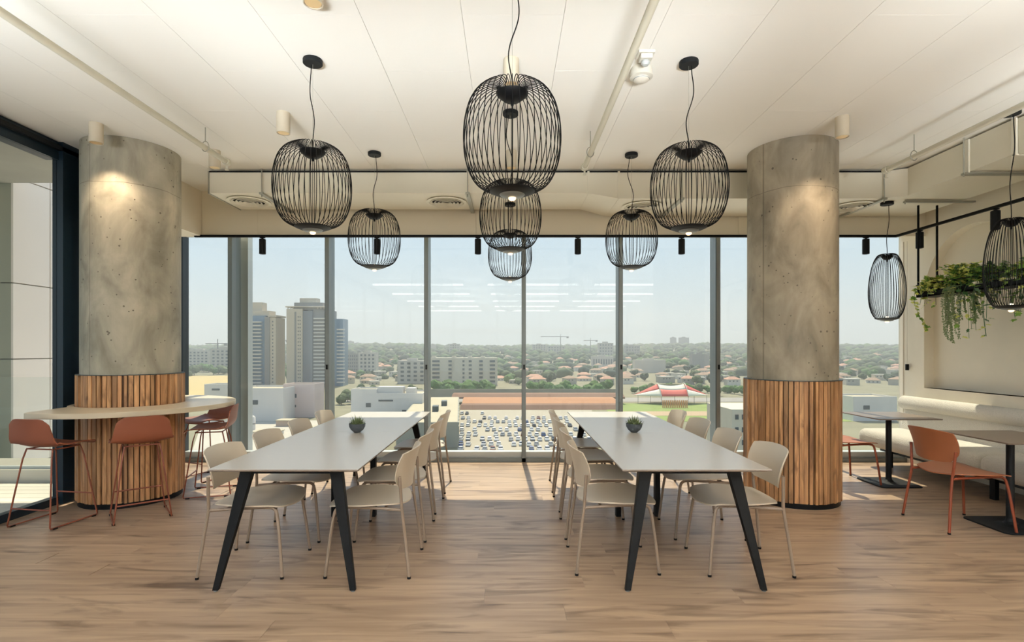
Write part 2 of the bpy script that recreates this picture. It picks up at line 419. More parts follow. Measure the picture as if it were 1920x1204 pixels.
# soffit above the windows, in panels
so = struct_empty('trim_1')
xs = [-3.795, -3.1, -.4, 2.85, XR]
for a, b_ in zip(xs, xs[1:]):
    MB().box(a+.001, b_-.001, 6.6, 6.64, 2.86, ZC).build('soffit_panel', M['soffit'], so)
    MB().box(a, b_, 6.641, YB, 2.955, ZC).build('soffit_body', M['soffit'], so)
MB().box(XL+.07, -3.796, 5.55, 6.64, 2.86, ZC).box(XL+.07, -3.796, 6.64, YB, 2.955, ZC).build('soffit_return', M['soffit'], so)
# ---- rear glazing
MX = [-3.60, -2.345, -1.06, .203, 1.459, 2.72, 3.99]
edges = [XL] + MX + [XR]
for i in range(len(edges)-1):
    a, b_ = edges[i], edges[i+1]
    w = struct_empty('window_%d' % (i+1))
    MB().box(a+.02, b_-.02, 6.995, 7.005, .1, 2.953).build('glass_pane', M['glass'], w)
    MB().box(a, b_, 6.90, 7.10, .0, .05).build('floor_upstand', M['alu'], w)
    MB().box(a, b_, 6.94, 7.06, .05, .125).build('sill_rail', M['alu_light'], w)
    MB().box(a, b_, 6.975, 7.04, 2.935, 2.954).build('head_rail', M['alu_light'], w)
    if i < len(MX):
        mu = MB().box(b_-.024, b_+.024, 6.90, 7.13, .0, 2.953).build('mullion', M['alu'], w)
        MB().box(b_-.030, b_-.024, 6.90, 6.93, .0, 2.953).build('gasket', M['alu_dark'], mu)
        if b_ > -3 and b_ < 3.5: MB().box(b_-.009, b_+.009, 6.878, 6.90, 1.2, 1.26).build('handle', M['black'], mu)
MB().box(-3.60, -3.50, 7.17, 7.3, -1, 3.4).build('fin', M['alu_light'], bpy.data.objects['window_1'])
# ---- left glazing (a glass wall along the terrace)
w = struct_empty('wall_left')
MB().box(XL-.04, XL+.06, 5.03, 5.52, 0, ZC).build('post', M['navy'], w)
MB().box(XL-.03, XL+.03, 6.93, 7.06, 0, 2.955).build('corner_post', M['navy'], w)
MB().box(XL-.10, XL+.02, YR, 5.03, 3.245, ZC).build('head_beam', M['navy'], w)
MB().box(XL+.02, XL+.06, YR, 5.35, 3.33, 3.37).build('blind_tube', M['blackm'], w)
MB().box(XL-.05, XL+.02, YR, 5.03, 0, .07).build('bottom_rail', M['navy'], w)
MB().box(XL-.05, XL+.02, 5.52, 6.93, 0, .12).build('bottom_rail', M['alu_light'], w)
ys = [5.52, 6.93]
MB().box(XL-.006, XL+.004, 5.52, 6.93, .12, 2.9).build('glass_pane', M['glass_side'], w)
for a, b_ in ((3.0, 5.03), (.6, 3.0), (-1.8, .6), (-4.2, -1.8), (-6.6, -4.2), (YR, -6.6)):
    MB().box(XL-.006, XL+.004, a, b_, .07, 3.245).build('glass_pane', M['glass_side'], w)
for yy in (.6, -1.8, -4.2, -6.6):
    MB().box(XL-.04, XL+.03, yy-.03, yy+.03, .07, 3.245).build('mullion', M['navy'], w)

# ---- luminaires of the hall behind the camera
for i, (x, y) in enumerate(LUM):
    t = thing('linear_light', 'long white suspended linear light in the hall behind the tables', 'ceiling light', (x, y, ZC), 0, 'linear ceiling lights behind the camera')
    MB().box(-1.12, 1.12, -.07, .07, -.36, -.26).build('housing', M['white'], t)
    for xx in (-.9, .9): MB().tube([(xx, 0, -.26), (xx, 0, 0)], .002, 5).build('hanger', M['steel'], t)
    MB().box(-1.1, 1.1, -.06, .06, -.385, -.361).build('diffuser', M['lum'], t)

t = thing('added_lamp_bar', 'white bar of lamps added out of view to brighten the ceiling', 'ceiling light', (0, UP_Y-.06, ZC))  # made-up housing for the added lamps that light the ceiling
MB().box(-4.1, 4.3, -.03, .03, UP_Z-ZC-.05, UP_Z-ZC+.10).build('bar', M['white'], t)
for x in (-3.6, -1.3, 1.3, 3.6): MB().tube([(x, 0, UP_Z-ZC+.1), (x, 0, 0)], .004, 6).build('rod', M['white'], t)

# ------------------------------------------------------------------ ducts
dc = thing('ventilation_duct', 'beige rectangular ventilation duct along the window soffit, turning along the right wall', 'duct', (0, 0, 3.395))
m = MB()
lo = lambda z, poly: [(x, y, z - 3.395) for x, y in poly]
m.hexa(lo(3.158, [(-3.25, 5.80), (.87, 5.80), (.87, 6.48), (-3.25, 6.48)]), lo(3.395, [(-3.25, 5.80), (.87, 5.80), (.87, 6.48), (-3.25, 6.48)]))
m.build('duct_section', M['duct'], dc)
m = MB(); m.add([(.872,5.8,-.237),(1.2,5.8,-.295),(1.2,6.58,-.295),(.872,6.48,-.237),(.872,5.8,0),(1.2,5.8,0),(1.2,6.58,0),(.872,6.48,0)],
      [(0,3,2,1),(4,5,6,7),(0,1,5,4),(1,2,6,5),(2,3,7,6),(3,0,4,7)])
m.build('duct_section', M['duct'], dc)
MB().prism([(1.202, 5.80), (4.07, 5.80), (4.27, 5.70), (4.27, 4.932), (5.0, 4.932), (5.0, 6.58), (1.202, 6.58)], -.295, 0).build('duct_section', M['duct'], dc)
MB().box(4.25, 5.0, 4.47, 4.928, -.295, 0).build('duct_section', M['duct'], dc)
MB().box(4.27, 5.0, .6, 4.466, -.31, 0).build('duct_section', M['duct'], dc)
MB().box(4.27, 5.0, -3, .598, -.31, 0).build('duct_section', M['duct'], dc)
for xx, z0 in ((-.44, -.24), (.87, -.245), (1.2, -.30), (2.9, -.30)):
    MB().box(xx-.012, xx+.012, 5.79, 5.80, z0, .0).build('flange', M['duct'], dc)
MB().box(-3.262, -3.25, 5.79, 6.49, -.245, 0).build('end_cap', M['steel'], dc)
for yy in (4.93, 4.47): MB().box(4.235, 4.25, yy-.02, yy+.02, -.31, 0).box(4.235, 5.01, yy-.012, yy+.012, -.312, -.30).build('flange', M['duct'], dc)
MB().box(-3.25, 4.1, 5.792, 5.80, -.012, .002).build('gap_shade_strip', M['blackm'], dc)  # black strip standing in for the shaded gap under the ceiling
# diffusers under it
prof = []
for i, (x, y, z) in enumerate(((-2.97, 6.11, 3.158), (-.71, 6.13, 3.158), (1.53, 6.10, 3.10), (3.94, 6.10, 3.10))):
    lab = ['round ceiling air diffuser under the duct, nearest the left column', 'round air diffuser under the duct beside the middle pendant lamps',
           'round air diffuser under the duct behind the right pendant lamps', 'round air diffuser under the duct just right of the right column'][i]
    t = thing('air_diffuser', lab, 'air vent', (x, y, z), 0, 'round air diffusers')
    MB().lathe([(.0, -.004), (.225, -.004), (.232, -.012), (.2, -.016), (.195, -.006), (0, -.006)], 40).build('flange', M['duct'], t, smooth=40)
    for r_ in (.165, .125, .085, .045):
        MB().lathe([(r_, -.006), (r_+.016, -.024), (r_+.020, -.022), (r_+.006, -.004)], 36).build('ring', M['duct'], t, smooth=40)
# strut hangers
for i, (x, ln) in enumerate(((-2.67, 0), (-.44, 0), (1.88, 0), (4.07, 0))):
    zb = 3.158 if x < .8 else 3.10
    t = thing('duct_hanger', ['steel strut hanger under the duct beside the far left diffuser', 'steel strut hanger under the duct behind the middle pendants',
              'steel strut hanger under the duct behind the front right pendant', 'steel strut hanger under the duct at its right corner'][i], 'hanger', (x, 5.775, ZC), 0, 'duct hangers')
    MB().box(-.022, .022, -.02, .80, zb-ZC-.022, zb-ZC-.001).build('strut', M['steel'], t)
    MB().tube([(0, 0, zb-ZC-.05), (0, 0, 0)], .006, 6).build('threaded_rod', M['steel'], t)
for i, (y, x0) in enumerate(((5.86, 4.37), (4.93, 4.22))):
    t = thing('duct_hanger', ['steel strut crossing below the right duct, nearer the window', 'steel strut crossing below the right duct, nearer the camera'][i], 'hanger', (x0, y, ZC), 0, 'duct hangers')
    MB().box(-.02, 5.12-x0, -.02, .02, -.345, -.326).build('strut', M['steel'], t)
    MB().tube([(-.01, 0, -.36), (-.01, 0, 0)], .006, 6).build('threaded_rod', M['steel'], t)
# pipes
for i, (x, z, ye) in enumerate(((-2.67, 3.235, 5.05), (.735, 3.215, 5.13), (3.69, 3.21, 5.2))):
    t = thing('sprinkler_pipe', ['cream sprinkler pipe under the ceiling on the left', 'cream sprinkler pipe under the ceiling in the middle', 'cream sprinkler pipe under the ceiling on the right, beside the duct'][i], 'pipe', (x, ye, ZC), 0, 'ceiling sprinkler pipes')
    h = z - ZC
    MB().tube([(0, -8, h), (0, 0, h)], .024, 12).build('pipe', M['pipe'], t, smooth=40)
    MB().tube([(0, -.02, h), (0, .03, h)], .034, 12).tube([(-.035, .005, h), (.035, .005, h)], .012, 8).tube([(0, .01, h), (0, .01, h-.07)], .009, 8).tube([(0, .01, h-.07), (0, .01, h-.075)], .018, 8).build('sprinkler_head', M['pipe'], t, smooth=40)
    for yy in (-.35, -3.2):
        MB().tube([(0, yy, h+.06), (0, yy, 0)], .004, 6).build('hanger_rod', M['steel'], t)
        MB().tube([(.032*math.sin(a), yy, h+.012+.045*math.cos(a)) for a in [2*PI*k/14 for k in range(14)]], .004, 5, closed=True).build('clevis', M['steel'], t)

# ------------------------------------------------------------------ ceiling downlights
def downlight(x, y, h, label, light=0):
    t = thing('ceiling_downlight', label, 'ceiling light', (x, y, ZC), 0, 'cylindrical downlights')
    MB().lathe([(.0, 0), (.053, 0), (.053, -h), (.047, -h), (.045, -h+.03), (0, -h+.03)], 28).build('housing', M['lamp_body'], t, smooth=40)
    MB().lathe([(.044, -h+.004), (.030, -h+.022), (.0295, -h+.024), (.0445, -h+.006)], 28).build('reflector', M['reflector'], t, smooth=40)
    MB().lathe([(0, -h+.020), (.028, -h+.020), (.028, -h+.025), (0, -h+.025)], 20).build('lamp', M['glow'], t)
    d = bpy.data.lights.new('downlight_beam', 'SPOT'); d.energy = light; d.color = (1, .76, .52); d.spot_size = R(125); d.spot_blend = .6; d.shadow_soft_size = .02
    o = bpy.data.objects.new('downlight_beam', d); COL.objects.link(o); o.parent = t; o.location = (0, 0, -h-.005)
    return t
downlight(-3.57, 4.62, .17, 'cream cylindrical downlight at the top front of the left concrete column', 26)
downlight(2.81, 4.49, .17, 'cream cylindrical downlight at the top front of the right concrete column', 26)
downlight(-1.86, 4.41, .17, 'cream cylindrical downlight between the left column and the front left pendant', 4)
downlight(-2.89, 5.25, .17, 'cream cylindrical downlight behind the end of the left sprinkler pipe', 4)
downlight(.02, 3.60, .17, 'cream cylindrical downlight right above the largest pendant', 4)
downlight(.03, 5.26, .17, 'cream cylindrical downlight seen through the largest pendant cage', 4)
downlight(-1.065, 2.91, .07, 'short cream round downlight seen from below near the top edge of the photo', 4)

# detector
t = thing('smoke_detector', 'white round smoke detector with a strobe beside the middle ceiling pipe', 'detector', (.905, 3.52, ZC))
MB().box(-.055, .055, -.05, .05, -.018, 0).box(-.04, .04, -.04, .035, -.05, -.018).build('bracket', M['white'], t, bevel=.006)
MB().lathe([(0, -.05), (.026, -.052), (.03, -.068), (.018, -.082), (0, -.085)], 20).build('strobe', M['alu_light'], t, smooth=40)
t2 = thing('ceiling_sounder', 'white round ceiling sounder with a domed face below the smoke detector', 'detector', (.925, 3.71, ZC))
MB().lathe([(0, 0), (.070, 0), (.076, -.03), (.078, -.065), (.055, -.072), (.052, -.085), (.03, -.098), (0, -.10)], 32).build('sounder_body', M['white'], t2, smooth=40)
MB().tube([(.053*math.cos(a), .053*math.sin(a), -.079) for a in [2*PI*k/24 for k in range(24)]], .0025, 5, closed=True).build('face_ring', M['alu'], t2)

# ------------------------------------------------------------------ pendants
def pendant(label, h, prof, R_, zb, cord_dx, hub_r):
    """h: canopy height above the cage bottom"""
    t = thing('pendant_lamp', label, 'pendant lamp', (0, 0, 0), 0, 'black wire cage pendant lamps')
    MB().lathe([(0, 0), (.062, 0), (.064, -.004), (.064, -.028), (.060, -.032), (0, -.032)], 28).build('canopy', M['blackm'], t, smooth=40)
    pts = smooth_path([(r_, 0, z - h) for r_, z in prof], 4)
    cg = MB(); nw = 44
    for k in range(nw):
        a = 2*PI*k/nw; c, s_ = math.cos(a), math.sin(a)
        cg.tube([(p.x*c, p.x*s_, p.z) for p in pts], .0024, 5)
    cg.build('wire_cage', M['black'], t, smooth=60)
    zt = prof[0][1] - h
    MB().lathe([(0, zt+.012), (hub_r, zt+.01), (hub_r*.92, zt-.002), (hub_r*.5, zt-.030), (.012, -h+prof[0][1]-.034), (0, zt-.036)], 28).build('top_hub', M['black'], t, smooth=50)
    MB().tube([(0, 0, zt-.036), (0, 0, zt-.055)], .008, 8).build('hub_nut', M['black'], t)
    MB().lathe([(0, -h+.016), (.115, -h+.018), (.118, -h+.012), (.085, -h-.002), (0, -h-.004)], 32).build('bottom_disc', M['black'], t, smooth=50)
    MB().lathe([(0, -h-.004), (.066, -h-.004), (.060, -h-.012), (.022, -h-.020), (0, -h-.020)], 28).build('diffuser_disc', M['alu'], t, smooth=50)
    MB().lathe([(.019, -h-.018), (.019, -h-.027), (.012, -h-.034), (0, -h-.036)], 18).build('lamp', M['glow'], t, smooth=60)
    MB().lathe([(0, -h+.016), (.014, -h+.018), (.014, -h+.034), (0, -h+.038)], 14).build('upper_lamp', M['glow_soft'], t, smooth=60)
    top = -.032; n = 14
    c = [(.02 + cord_dx*math.sin(2.2*PI*i/n)*math.sin(PI*i/n) - .02*i/n, 0, top + (zt - top)*i/n) for i in range(n+1)]
    MB().tube(smooth_path(c, 3), .0035, 6).build('cord', M['black'], t, smooth=60)
    MB().tube([(0, 0, top), (0, 0, zt)], .0009, 4).build('suspension_wire', M['steel'], t)
    MB().tube([(0, 0, zt), (0, 0, -h+.016)], .0022, 5).build('inner_cable', M['black'], t)
    return t
PA = [(.055, .515), (.06, .545), (.085, .562), (.13, .558), (.185, .525), (.224, .465), (.246, .385), (.254, .29), (.248, .20), (.226, .118), (.19, .058), (.145, .028), (.10, .012)]
PB = [(.04, .70), (.045, .722), (.065, .730), (.095, .712), (.124, .655), (.148, .57), (.166, .46), (.176, .34), (.174, .23), (.160, .13), (.135, .055), (.11, .02), (.085, .010)]
pa = pendant('black wire cage pendant lamp, largest and nearest of the middle row', ZC - 2.27, PA, .262, 0, .03, .085)
pa.location = (.020, 2.78, ZC)
clone(pa, (-1.32, 3.60, ZC), R(140), 'black wire cage pendant lamp, front one above the left long table')
clone(pa, (-1.33, 5.30, ZC), R(60), 'black wire cage pendant lamp, rear one above the left long table, against the sky')
clone(pa, (.018, 4.39, ZC), R(200), 'black wire cage pendant lamp, second of the middle row, its top hidden by the largest')
clone(pa, (1.225, 3.62, ZC), R(10), 'black wire cage pendant lamp, front one above the right long table')
clone(pa, (1.23, 5.33, ZC), R(180), 'black wire cage pendant lamp, rear one above the right long table, against the sky')
pm3 = pendant('black wire cage pendant lamp, smallest and lowest of the middle row, by the glass', 3.158 - 2.27, PA, .262, 0, .01, .085)
pm3.location = (.02, 6.2, 3.158)
pb = pendant('tall egg-shaped black wire pendant at the right edge before the hanging plants', ZC - 1.80, PB, .212, 0, .02, .06)
pb.location = (4.13, 4.38, ZC)
pb2 = pendant('tall egg-shaped black wire pendant against the window right of the right column', 3.10 - 1.79, PB, .212, 0, .012, .06)
pb2.location = (4.225, 5.95, 3.10)

# ------------------------------------------------------------------ track and spots
t = thing('lighting_track', 'black lighting track along the soffit edge and out over the wall bench', 'lighting track', (0, 6.585, 2.87))
MB().box(-3.87, 4.80, -.016, .014, -.028, 0).build('rail', M['black'], t)
MB().box(4.77, 4.80, -8, -.017, -.028, 0).build('rail', M['black'], t)
MB().tube([(4.785, -4.2, 0), (4.785, -4.2, .25)], .006, 6).build('drop_rod', M['black'], t)
spots = [(-3.035, 6.585, 'leftmost black track spotlight, left of the rear left pendant'), (-1.62, 6.585, 'black track spotlight seen through the rear left pendant'), (-.375, 6.585, 'black track spotlight just left of the middle pendants'),
         (.858, 6.585, 'black track spotlight between the middle pendants and the rear right pendant'), (2.14, 6.585, 'black track spotlight below the front right pendant'), (4.415, 6.585, 'black track spotlight above the window right of the right column'),
         (4.785, 6.22*.909+.55, 'black track spotlight over the bench beside the planter rods'), (4.785, 5.25*.998, 'black track spotlight over the bench near the arched niche top')]
sp0 = None
for x, y, lab in spots:
    if sp0 is None:
        sp0 = thing('track_spotlight', lab, 'spotlight', (x, y, 2.842), 0, 'black track spotlights')
        MB().lathe([(0, -.022), (.036, -.022), (.039, -.027), (.039, -.205), (.034, -.207), (.032, -.19), (0, -.19)], 24).build('head', M['blackm'], sp0, smooth=40)
        MB().box(-.03, .03, -.014, .014, -.010, 0).box(-.01, .01, -.01, .01, -.022, -.01).build('adapter', M['black'], sp0)
    else: clone(sp0, (x, y, 2.842), 0, lab)

# ------------------------------------------------------------------ columns
def column(x, y, r, rw_, ztop, cm, label, seed):
    random.seed(seed)
    t = thing('round_column', label, 'column', (x, y, 0))
    MB().lathe([(r, .05), (r, ZC-.001)], 96).build('concrete_shaft', cm, t, smooth=40)
    MB().lathe([(rw_-.03, 0), (rw_-.012, 0), (rw_-.012, .05), (rw_-.03, .05)], 72).build('plinth', M['black'], t, smooth=40)
    MB().lathe([(rw_-.026, .05), (rw_-.022, .05), (rw_-.022, ztop-.004), (rw_-.026, ztop-.004)], 72).build('backing', M['slat_back'], t, smooth=40)
    MB().lathe([(r+.001, ztop-.001), (rw_+.006, ztop-.001), (rw_+.006, ztop+.006), (r+.001, ztop+.006)], 72).build('cap_ring', M['alu_dark'], t, smooth=40)
    n = 64; meshes = []
    for wd, dp in ((.033, .026), (.029, .02), (.034, .014), (.022, .03), (.036, .020)):
        meshes.append(MB().box(-wd/2, wd/2, -(dp), 0, 0, ztop-.052).mesh('slat', M['slat']))
    for k in range(n):
        a = 2*PI*k/n + random.uniform(-.008, .008)
        rr = rw_ - .022
        q = put('slat', random.choice(meshes), t, (rr*math.cos(a), rr*math.sin(a), .05), rz=a + PI/2)
    return t
column(-3.714, 5.27, .412, .437, 1.22, M['conc_l'], 'left round concrete column with a wooden slat base inside the bar counter', 3)
column(2.79, 5.255, .400, .427, 1.167, M['conc_r'], 'right round concrete column with a wooden slat base beside the long table', 4)

# bar counter around the left column
t = thing('bar_counter', 'round cream bar counter wrapped around the left column', 'counter', (-3.714, 5.27, .93))
m = MB(); n = 96; top = []; inn = []
for k in range(n):
    a = 2*PI*k/n; c, s_ = math.cos(a), math.sin(a); ro = .91
    if c < -1e-6: ro = min(ro, .33/-c) if .33/-c > .44 else max(.44, .33/-c)
    if c < -1e-6 and ro < .50: ro = .50
    top.append((ro*c, ro*s_)); inn.append((.449*c, .449*s_))
vs = [(x, y, z) for (x, y), z in [(p, 0) for p in top] + [(p, 0) for p in inn] + [(p, -.045) for p in inn] + [(p, -.045) for p in top]]
fs = []
for k in range(n):
    l = (k+1) % n
    for q in range(4): w_ = (q+1) % 4; fs.append((q*n+k, q*n+l, w_*n+l, w_*n+k))
m.add(vs, fs); m.build('counter_ring', M['counter'], t, smooth=40, bevel=.003)
MB().lathe([(.449, -.07), (.47, -.07), (.47, -.046), (.449, -.046)], 64).build('support_ring', M['steel'], t)

# ------------------------------------------------------------------ chairs
def sq(u, v, k=.5):
    return u*math.sqrt(1 - k*v*v), v*math.sqrt(1 - k*u*u)
def make_chair(name, label, shell_m, tube_m, group):
    t = thing(name, label, 'chair', (0, 0, 0), 0, group)
    def seat(u, v):
        a, b_ = sq(u, v, .32); w_ = .245 - .018*(1-b_)*.5 - (.03*max(0, -b_))
        x_ = a*w_/.89; y_ = .01 + b_*.235/.90
        z_ = .462 - .014*(1 - a*a)*(1-.4*b_) - .022*max(0, b_-.5)**2*4 + .006*a*a
        return x_, y_, z_
    MB().shell(seat, 14, 14, .009).build('seat', shell_m, t, smooth=50)
    def back(u, v):
        a, b_ = sq(u, v, .20); a /= .93; b_ /= .93
        if b_ < -.2:                                   # the lower corners are rounded more than the upper ones
            a *= math.sqrt(max(.0, 1 - .42*((-b_-.2)/.8)**2))
        w_ = .236 + .016*b_
        x_ = w_*math.sin(a*1.0)/.86; curve = .075*(1 - math.cos(a*1.35))
        z_ = .672 + .122*b_ + .006*(1-a*a)*max(b_, 0)
        y_ = -.272 + curve*1.1 - .026*b_ - .010*b_*b_
        return x_, y_, z_
    MB().shell(back, 16, 12, .008).build('backrest', shell_m, t, smooth=50)
    for s in (-1, 1):
        rear = smooth_path([(s*.247, -.285, .012), (s*.226, -.258, .24), (s*.212, -.234, .42), (s*.222, -.228, .52), (s*.2335, -.222, .645)], 4)
        q = MB().tube(rear, .0105, 9).build('leg', tube_m, t, smooth=50)
        MB().lathe([(0, 0), (.012, 0), (.012, .014), (0, .014)], 10, s*.247, -.285).build('foot_cap', M['black'], q)
        fr = smooth_path([(s*.209, -.236, .425), (s*.200, -.05, .436), (s*.200, .13, .442), (s*.203, .185, .432), (s*.208, .205, .39), (s*.222, .225, .25), (s*.243, .250, .012)], 4)
        q = MB().tube(fr, .0105, 9).build('leg', tube_m, t, smooth=50)
        MB().lathe([(0, 0), (.012, 0), (.012, .014), (0, .014)], 10, s*.243, .250).build('foot_cap', M['black'], q)
    MB().tube([(-.205, -.12, .434), (.205, -.12, .434)], .009, 8).tube([(-.2, .12, .438), (.2, .12, .438)], .009, 8).build('cross_rail', tube_m, t, smooth=50)
    return t
c0 = make_chair('dining_chair', 'x', M['beige'], M['taupe'], 'beige dining chairs at the long tables')
ordn = ['nearest the camera', 'second from the camera', 'third from the camera', 'farthest by the window']
def rowset(xc, ys, rz, side):
    global first
    for i, y in enumerate(ys):
        lab = 'beige plastic chair on the %s, %s' % (side, ordn[i])
        jit = random.uniform(-.03, .03)
        if first: c0.location = (xc, y, 0); c0.rotation_euler = (0, 0, rz+jit); c0['label'] = lab; first = False
        else: clone(c0, (xc + random.uniform(-.01, .01), y, 0), rz+jit, lab)
first = True; random.seed(5)
rowset(-1.69, (3.63, 4.27, 4.93, 5.63), -PI/2, 'left side of the left long table')
rowset(-.925, (3.64, 4.28, 4.97, 5.64), PI/2, 'right side of the left long table')
rowset(.735, (3.69, 4.33, 5.03, 5.67), -PI/2, 'left side of the right long table')
rowset(1.545, (3.66, 4.32, 4.98, 5.66), PI/2, 'right side of the right long table')
c1 = make_chair('side_chair', 'orange plastic chair drawn up to the nearer small dark table', M['terra2'], M['copper2'], 'orange chairs at the small tables')
c1.location = (3.76, 4.45, 0); c1.rotation_euler = (0, 0, -PI/2)
clone(c1, (3.71, 5.91, 0), -PI/2 + .03, 'orange plastic chair half hidden behind the right column')

# ------------------------------------------------------------------ long tables
def long_table(x0, x1, y0, y1, label):
    xc = (x0+x1)/2; hw = (x1-x0)/2; L_ = y1-y0
    t = thing('long_table', label, 'table', (xc, y0, 0), 0, 'long grey meeting tables')
    for a, b_ in ((0, L_/2-.001), (L_/2+.001, L_)):
        m = MB()
        m.box(-hw, hw, a, b_, .7375, .740)
        c = .03
        aa = a + (c if a == 0 else 0); bb = b_ - (c if b_ == L_ else 0)
        m.add([(-hw+c, aa, .718), (hw-c, aa, .718), (hw-c, bb, .718), (-hw+c, bb, .718), (-hw, a, .729), (hw, a, .729), (hw, b_, .729), (-hw, b_, .729)],
              [(0,3,2,1),(0,1,5,4),(1,2,6,5),(2,3,7,6),(3,0,4,7)], 1)
        m.box(-hw, hw, a, b_, .729, .7375, 1)
        m.build('tabletop', [M['tabletop'], M['tableedge']], t, bevel=.0015)
    MB().box(-hw+.17, hw-.17, .13, .17, .685, .717).box(-hw+.17, hw-.17, L_-.17, L_-.13, .685, .717).box(-hw+.19, -hw+.23, .17, L_-.17, .685, .717).box(hw-.23, hw-.19, .17, L_-.17, .685, .717).build('under_frame', M['black'], t)
    for sx in (-1, 1):
        for sy in (0, 1):
            def Y(v): return v if sy == 0 else L_ - v
            tx, fx = sx*(hw-.175), sx*(hw-.020)
            w_ = .052
            top_ = [(tx-sx*.040, Y(.12), .717), (tx+sx*.037, Y(.12), .717), (tx+sx*.037, Y(.17), .717), (tx-sx*.040, Y(.17), .717)]
            bot_ = [(fx-sx*.035, Y(.012), .006), (fx, Y(.012), .006), (fx, Y(.040), .006), (fx-sx*.035, Y(.040), .006)]
            q = MB().hexa(bot_, top_).build('leg', M['black'], t, bevel=.003)
            MB().lathe([(0, 0), (.013, 0), (.013, .008), (0, .008)], 12, fx-sx*.017, Y(.026)).build('glide', M['alu'], q)
        MB().box(sx*.17-.022, sx*.17+.022, L_/2-.03, L_/2+.03, .0, .717).build('leg', M['black'], t, bevel=.003)
    MB().box(-.19, .19, L_/2-.025, L_/2+.025, .690, .716).box(-hw+.19, hw-.19, L_/2-.02, L_/2+.02, .695, .717).build('cross_bar', M['black'], t)
    return t
long_table(-1.803, -.90, 3.195, 6.15, 'left long pale grey table with black slanted legs')
long_table(.683, 1.580, 3.195, 6.15, 'right long pale grey table with black slanted legs')

def succulent(x, y, label, seed):
    random.seed(seed)
    t = thing('potted_succulent', label, 'plant', (x, y, .740), 0, 'succulent bowls on the long tables')
    MB().lathe([(0, 0), (.026, 0), (.030, .004), (.052, .022), (.067, .048), (.071, .076), (.066, .077), (.060, .052), (.04, .03), (0, .026)], 28).build('bowl', M['bowl'], t, smooth=40)
    MB().lathe([(0, .066), (.064, .066), (.064, .06), (0, .06)], 20).build('soil', M['soil'], t)
    for (cx, cy, s_, n_) in ((0, 0, 1, 26), (-.035, .01, .7, 16), (.034, -.012, .75, 16), (-.01, -.036, .65, 14), (.01, .036, .8, 14)):
        m = MB()
        for i in range(n_):
            a = i*2.4; el = R(12 + 68*(i/n_)); ln = s_*(.062 + .035*random.random()); w_ = .0055*s_ + .001
            d = Vector((math.cos(a)*math.cos(el), math.sin(a)*math.cos(el), math.sin(el)))
            sd = Vector((-math.sin(a), math.cos(a), 0)); up = d.cross(sd)
            b0 = Vector((cx, cy, .064)); mid = b0 + d*ln*.55 - Vector((0, 0, .004)); tip = b0 + d*ln + Vector((0, 0, .006))
            m.add([b0 - sd*w_*.6, b0 + sd*w_*.6, mid - sd*w_, mid + sd*w_, mid - up*w_*.6, tip], [(0, 1, 3, 2), (2, 3, 5), (0, 2, 4), (1, 4, 3), (0, 4, 1), (2, 5, 4), (3, 4, 5)])
        m.build('rosette', M['succulent'], t)
    return t
succulent(-1.312, 4.63, 'small succulent in a dark stone bowl on the left long table', 1)
succulent(1.092, 4.63, 'small succulent in a dark stone bowl on the right long table', 2)

# ------------------------------------------------------------------ bar stools
def make_stool(label):
    t = thing('bar_stool', label, 'stool', (0, 0, 0), 0, 'terracotta bar stools around the counter')
    pr = smooth_path([(0, .215, .640), (0, .17, .657), (0, .05, .655), (0, -.08, .650), (0, -.155, .668), (0, -.195, .72), (0, -.212, .80), (0, -.232, .895)], 3)
    nP = len(pr) - 1
    def sh(u, v):
        i = (v+1)/2*nP; k_ = min(int(i), nP-1); p = pr[k_].lerp(pr[k_+1], i-k_)
        tt = (v+1)/2
        w_ = (.205 + .06*tt) if tt < .5 else .235 - .052*(tt-.5)/.5
        if tt < .12: w_ *= .80 + .2*(tt/.12)**.5
        if tt > .90: w_ *= 1 - .09*((tt-.90)/.10)**3
        a, _ = u, v
        lift = .03*abs(u)**2.2*math.sin(PI*min(1, tt*1.0))
        fwd = .045*abs(u)**2*max(0, tt-.45)
        dz = .030*(abs(u)**8)*max(0, (tt-.8)/.2)
        return a*w_, p.y + fwd, p.z + lift*(1 if tt < .6 else .2) - dz
    MB().shell(sh, 12, 21, .009).build('seat_shell', M['terra'], t, smooth=50)
    for s in (-1, 1):
        pth = smooth_path([(s*.125, -.12, .632), (s*.14, -.14, .55)], 1) + [Vector((s*.203, -.208, .022))] 
        pth += smooth_path([(s*.2035, -.205, .010), (s*.2035, .205, .010)], 4) + [Vector((s*.203, .208, .022)), Vector((s*.14, .14, .55)), Vector((s*.125, .12, .632)), Vector((s*.125, -.12, .632))]
        q = MB().tube(pth, .0065, 8).build('sled_leg', M['copper'], t, smooth=50)
        for yy in (-.17, .17): MB().box(s*.2035-.011, s*.2035+.011, yy-.018, yy+.018, 0, .012).build('foot_pad', M['black'], q)
    f = lambda z, sy: (.203 - .063*(z-.022)/.528, sy*(.208 - .068*(z-.022)/.528))
    a, b_ = f(.155, -1); MB().tube([(-a, b_, .155), (a, b_, .155)], .0065, 8).build('footrest', M['copper'], t, smooth=50)
    a, b_ = f(.20, 1); MB().tube([(-a, b_, .20), (a, b_, .20)], .0065, 8).build('footrest', M['copper'], t, smooth=50)
    MB().tube([(-.125, .12, .634), (.125, .12, .634)], .0065, 8).tube([(-.125, -.12, .634), (.125, -.12, .634)], .0065, 8).build('seat_frame', M['copper'], t, smooth=50)
    return t
def head(dx, dy): return math.atan2(dy, dx) - PI/2
st = make_stool('terracotta bar stool at the far left edge, before the glass wall')
st.location = (-3.855, 4.525, 0); st.rotation_euler = (0, 0, head(.15, .98))
clone(st, (-3.225, 4.68, 0), head(-.64, .77), 'terracotta bar stool seen from behind, in front of the slat column base')
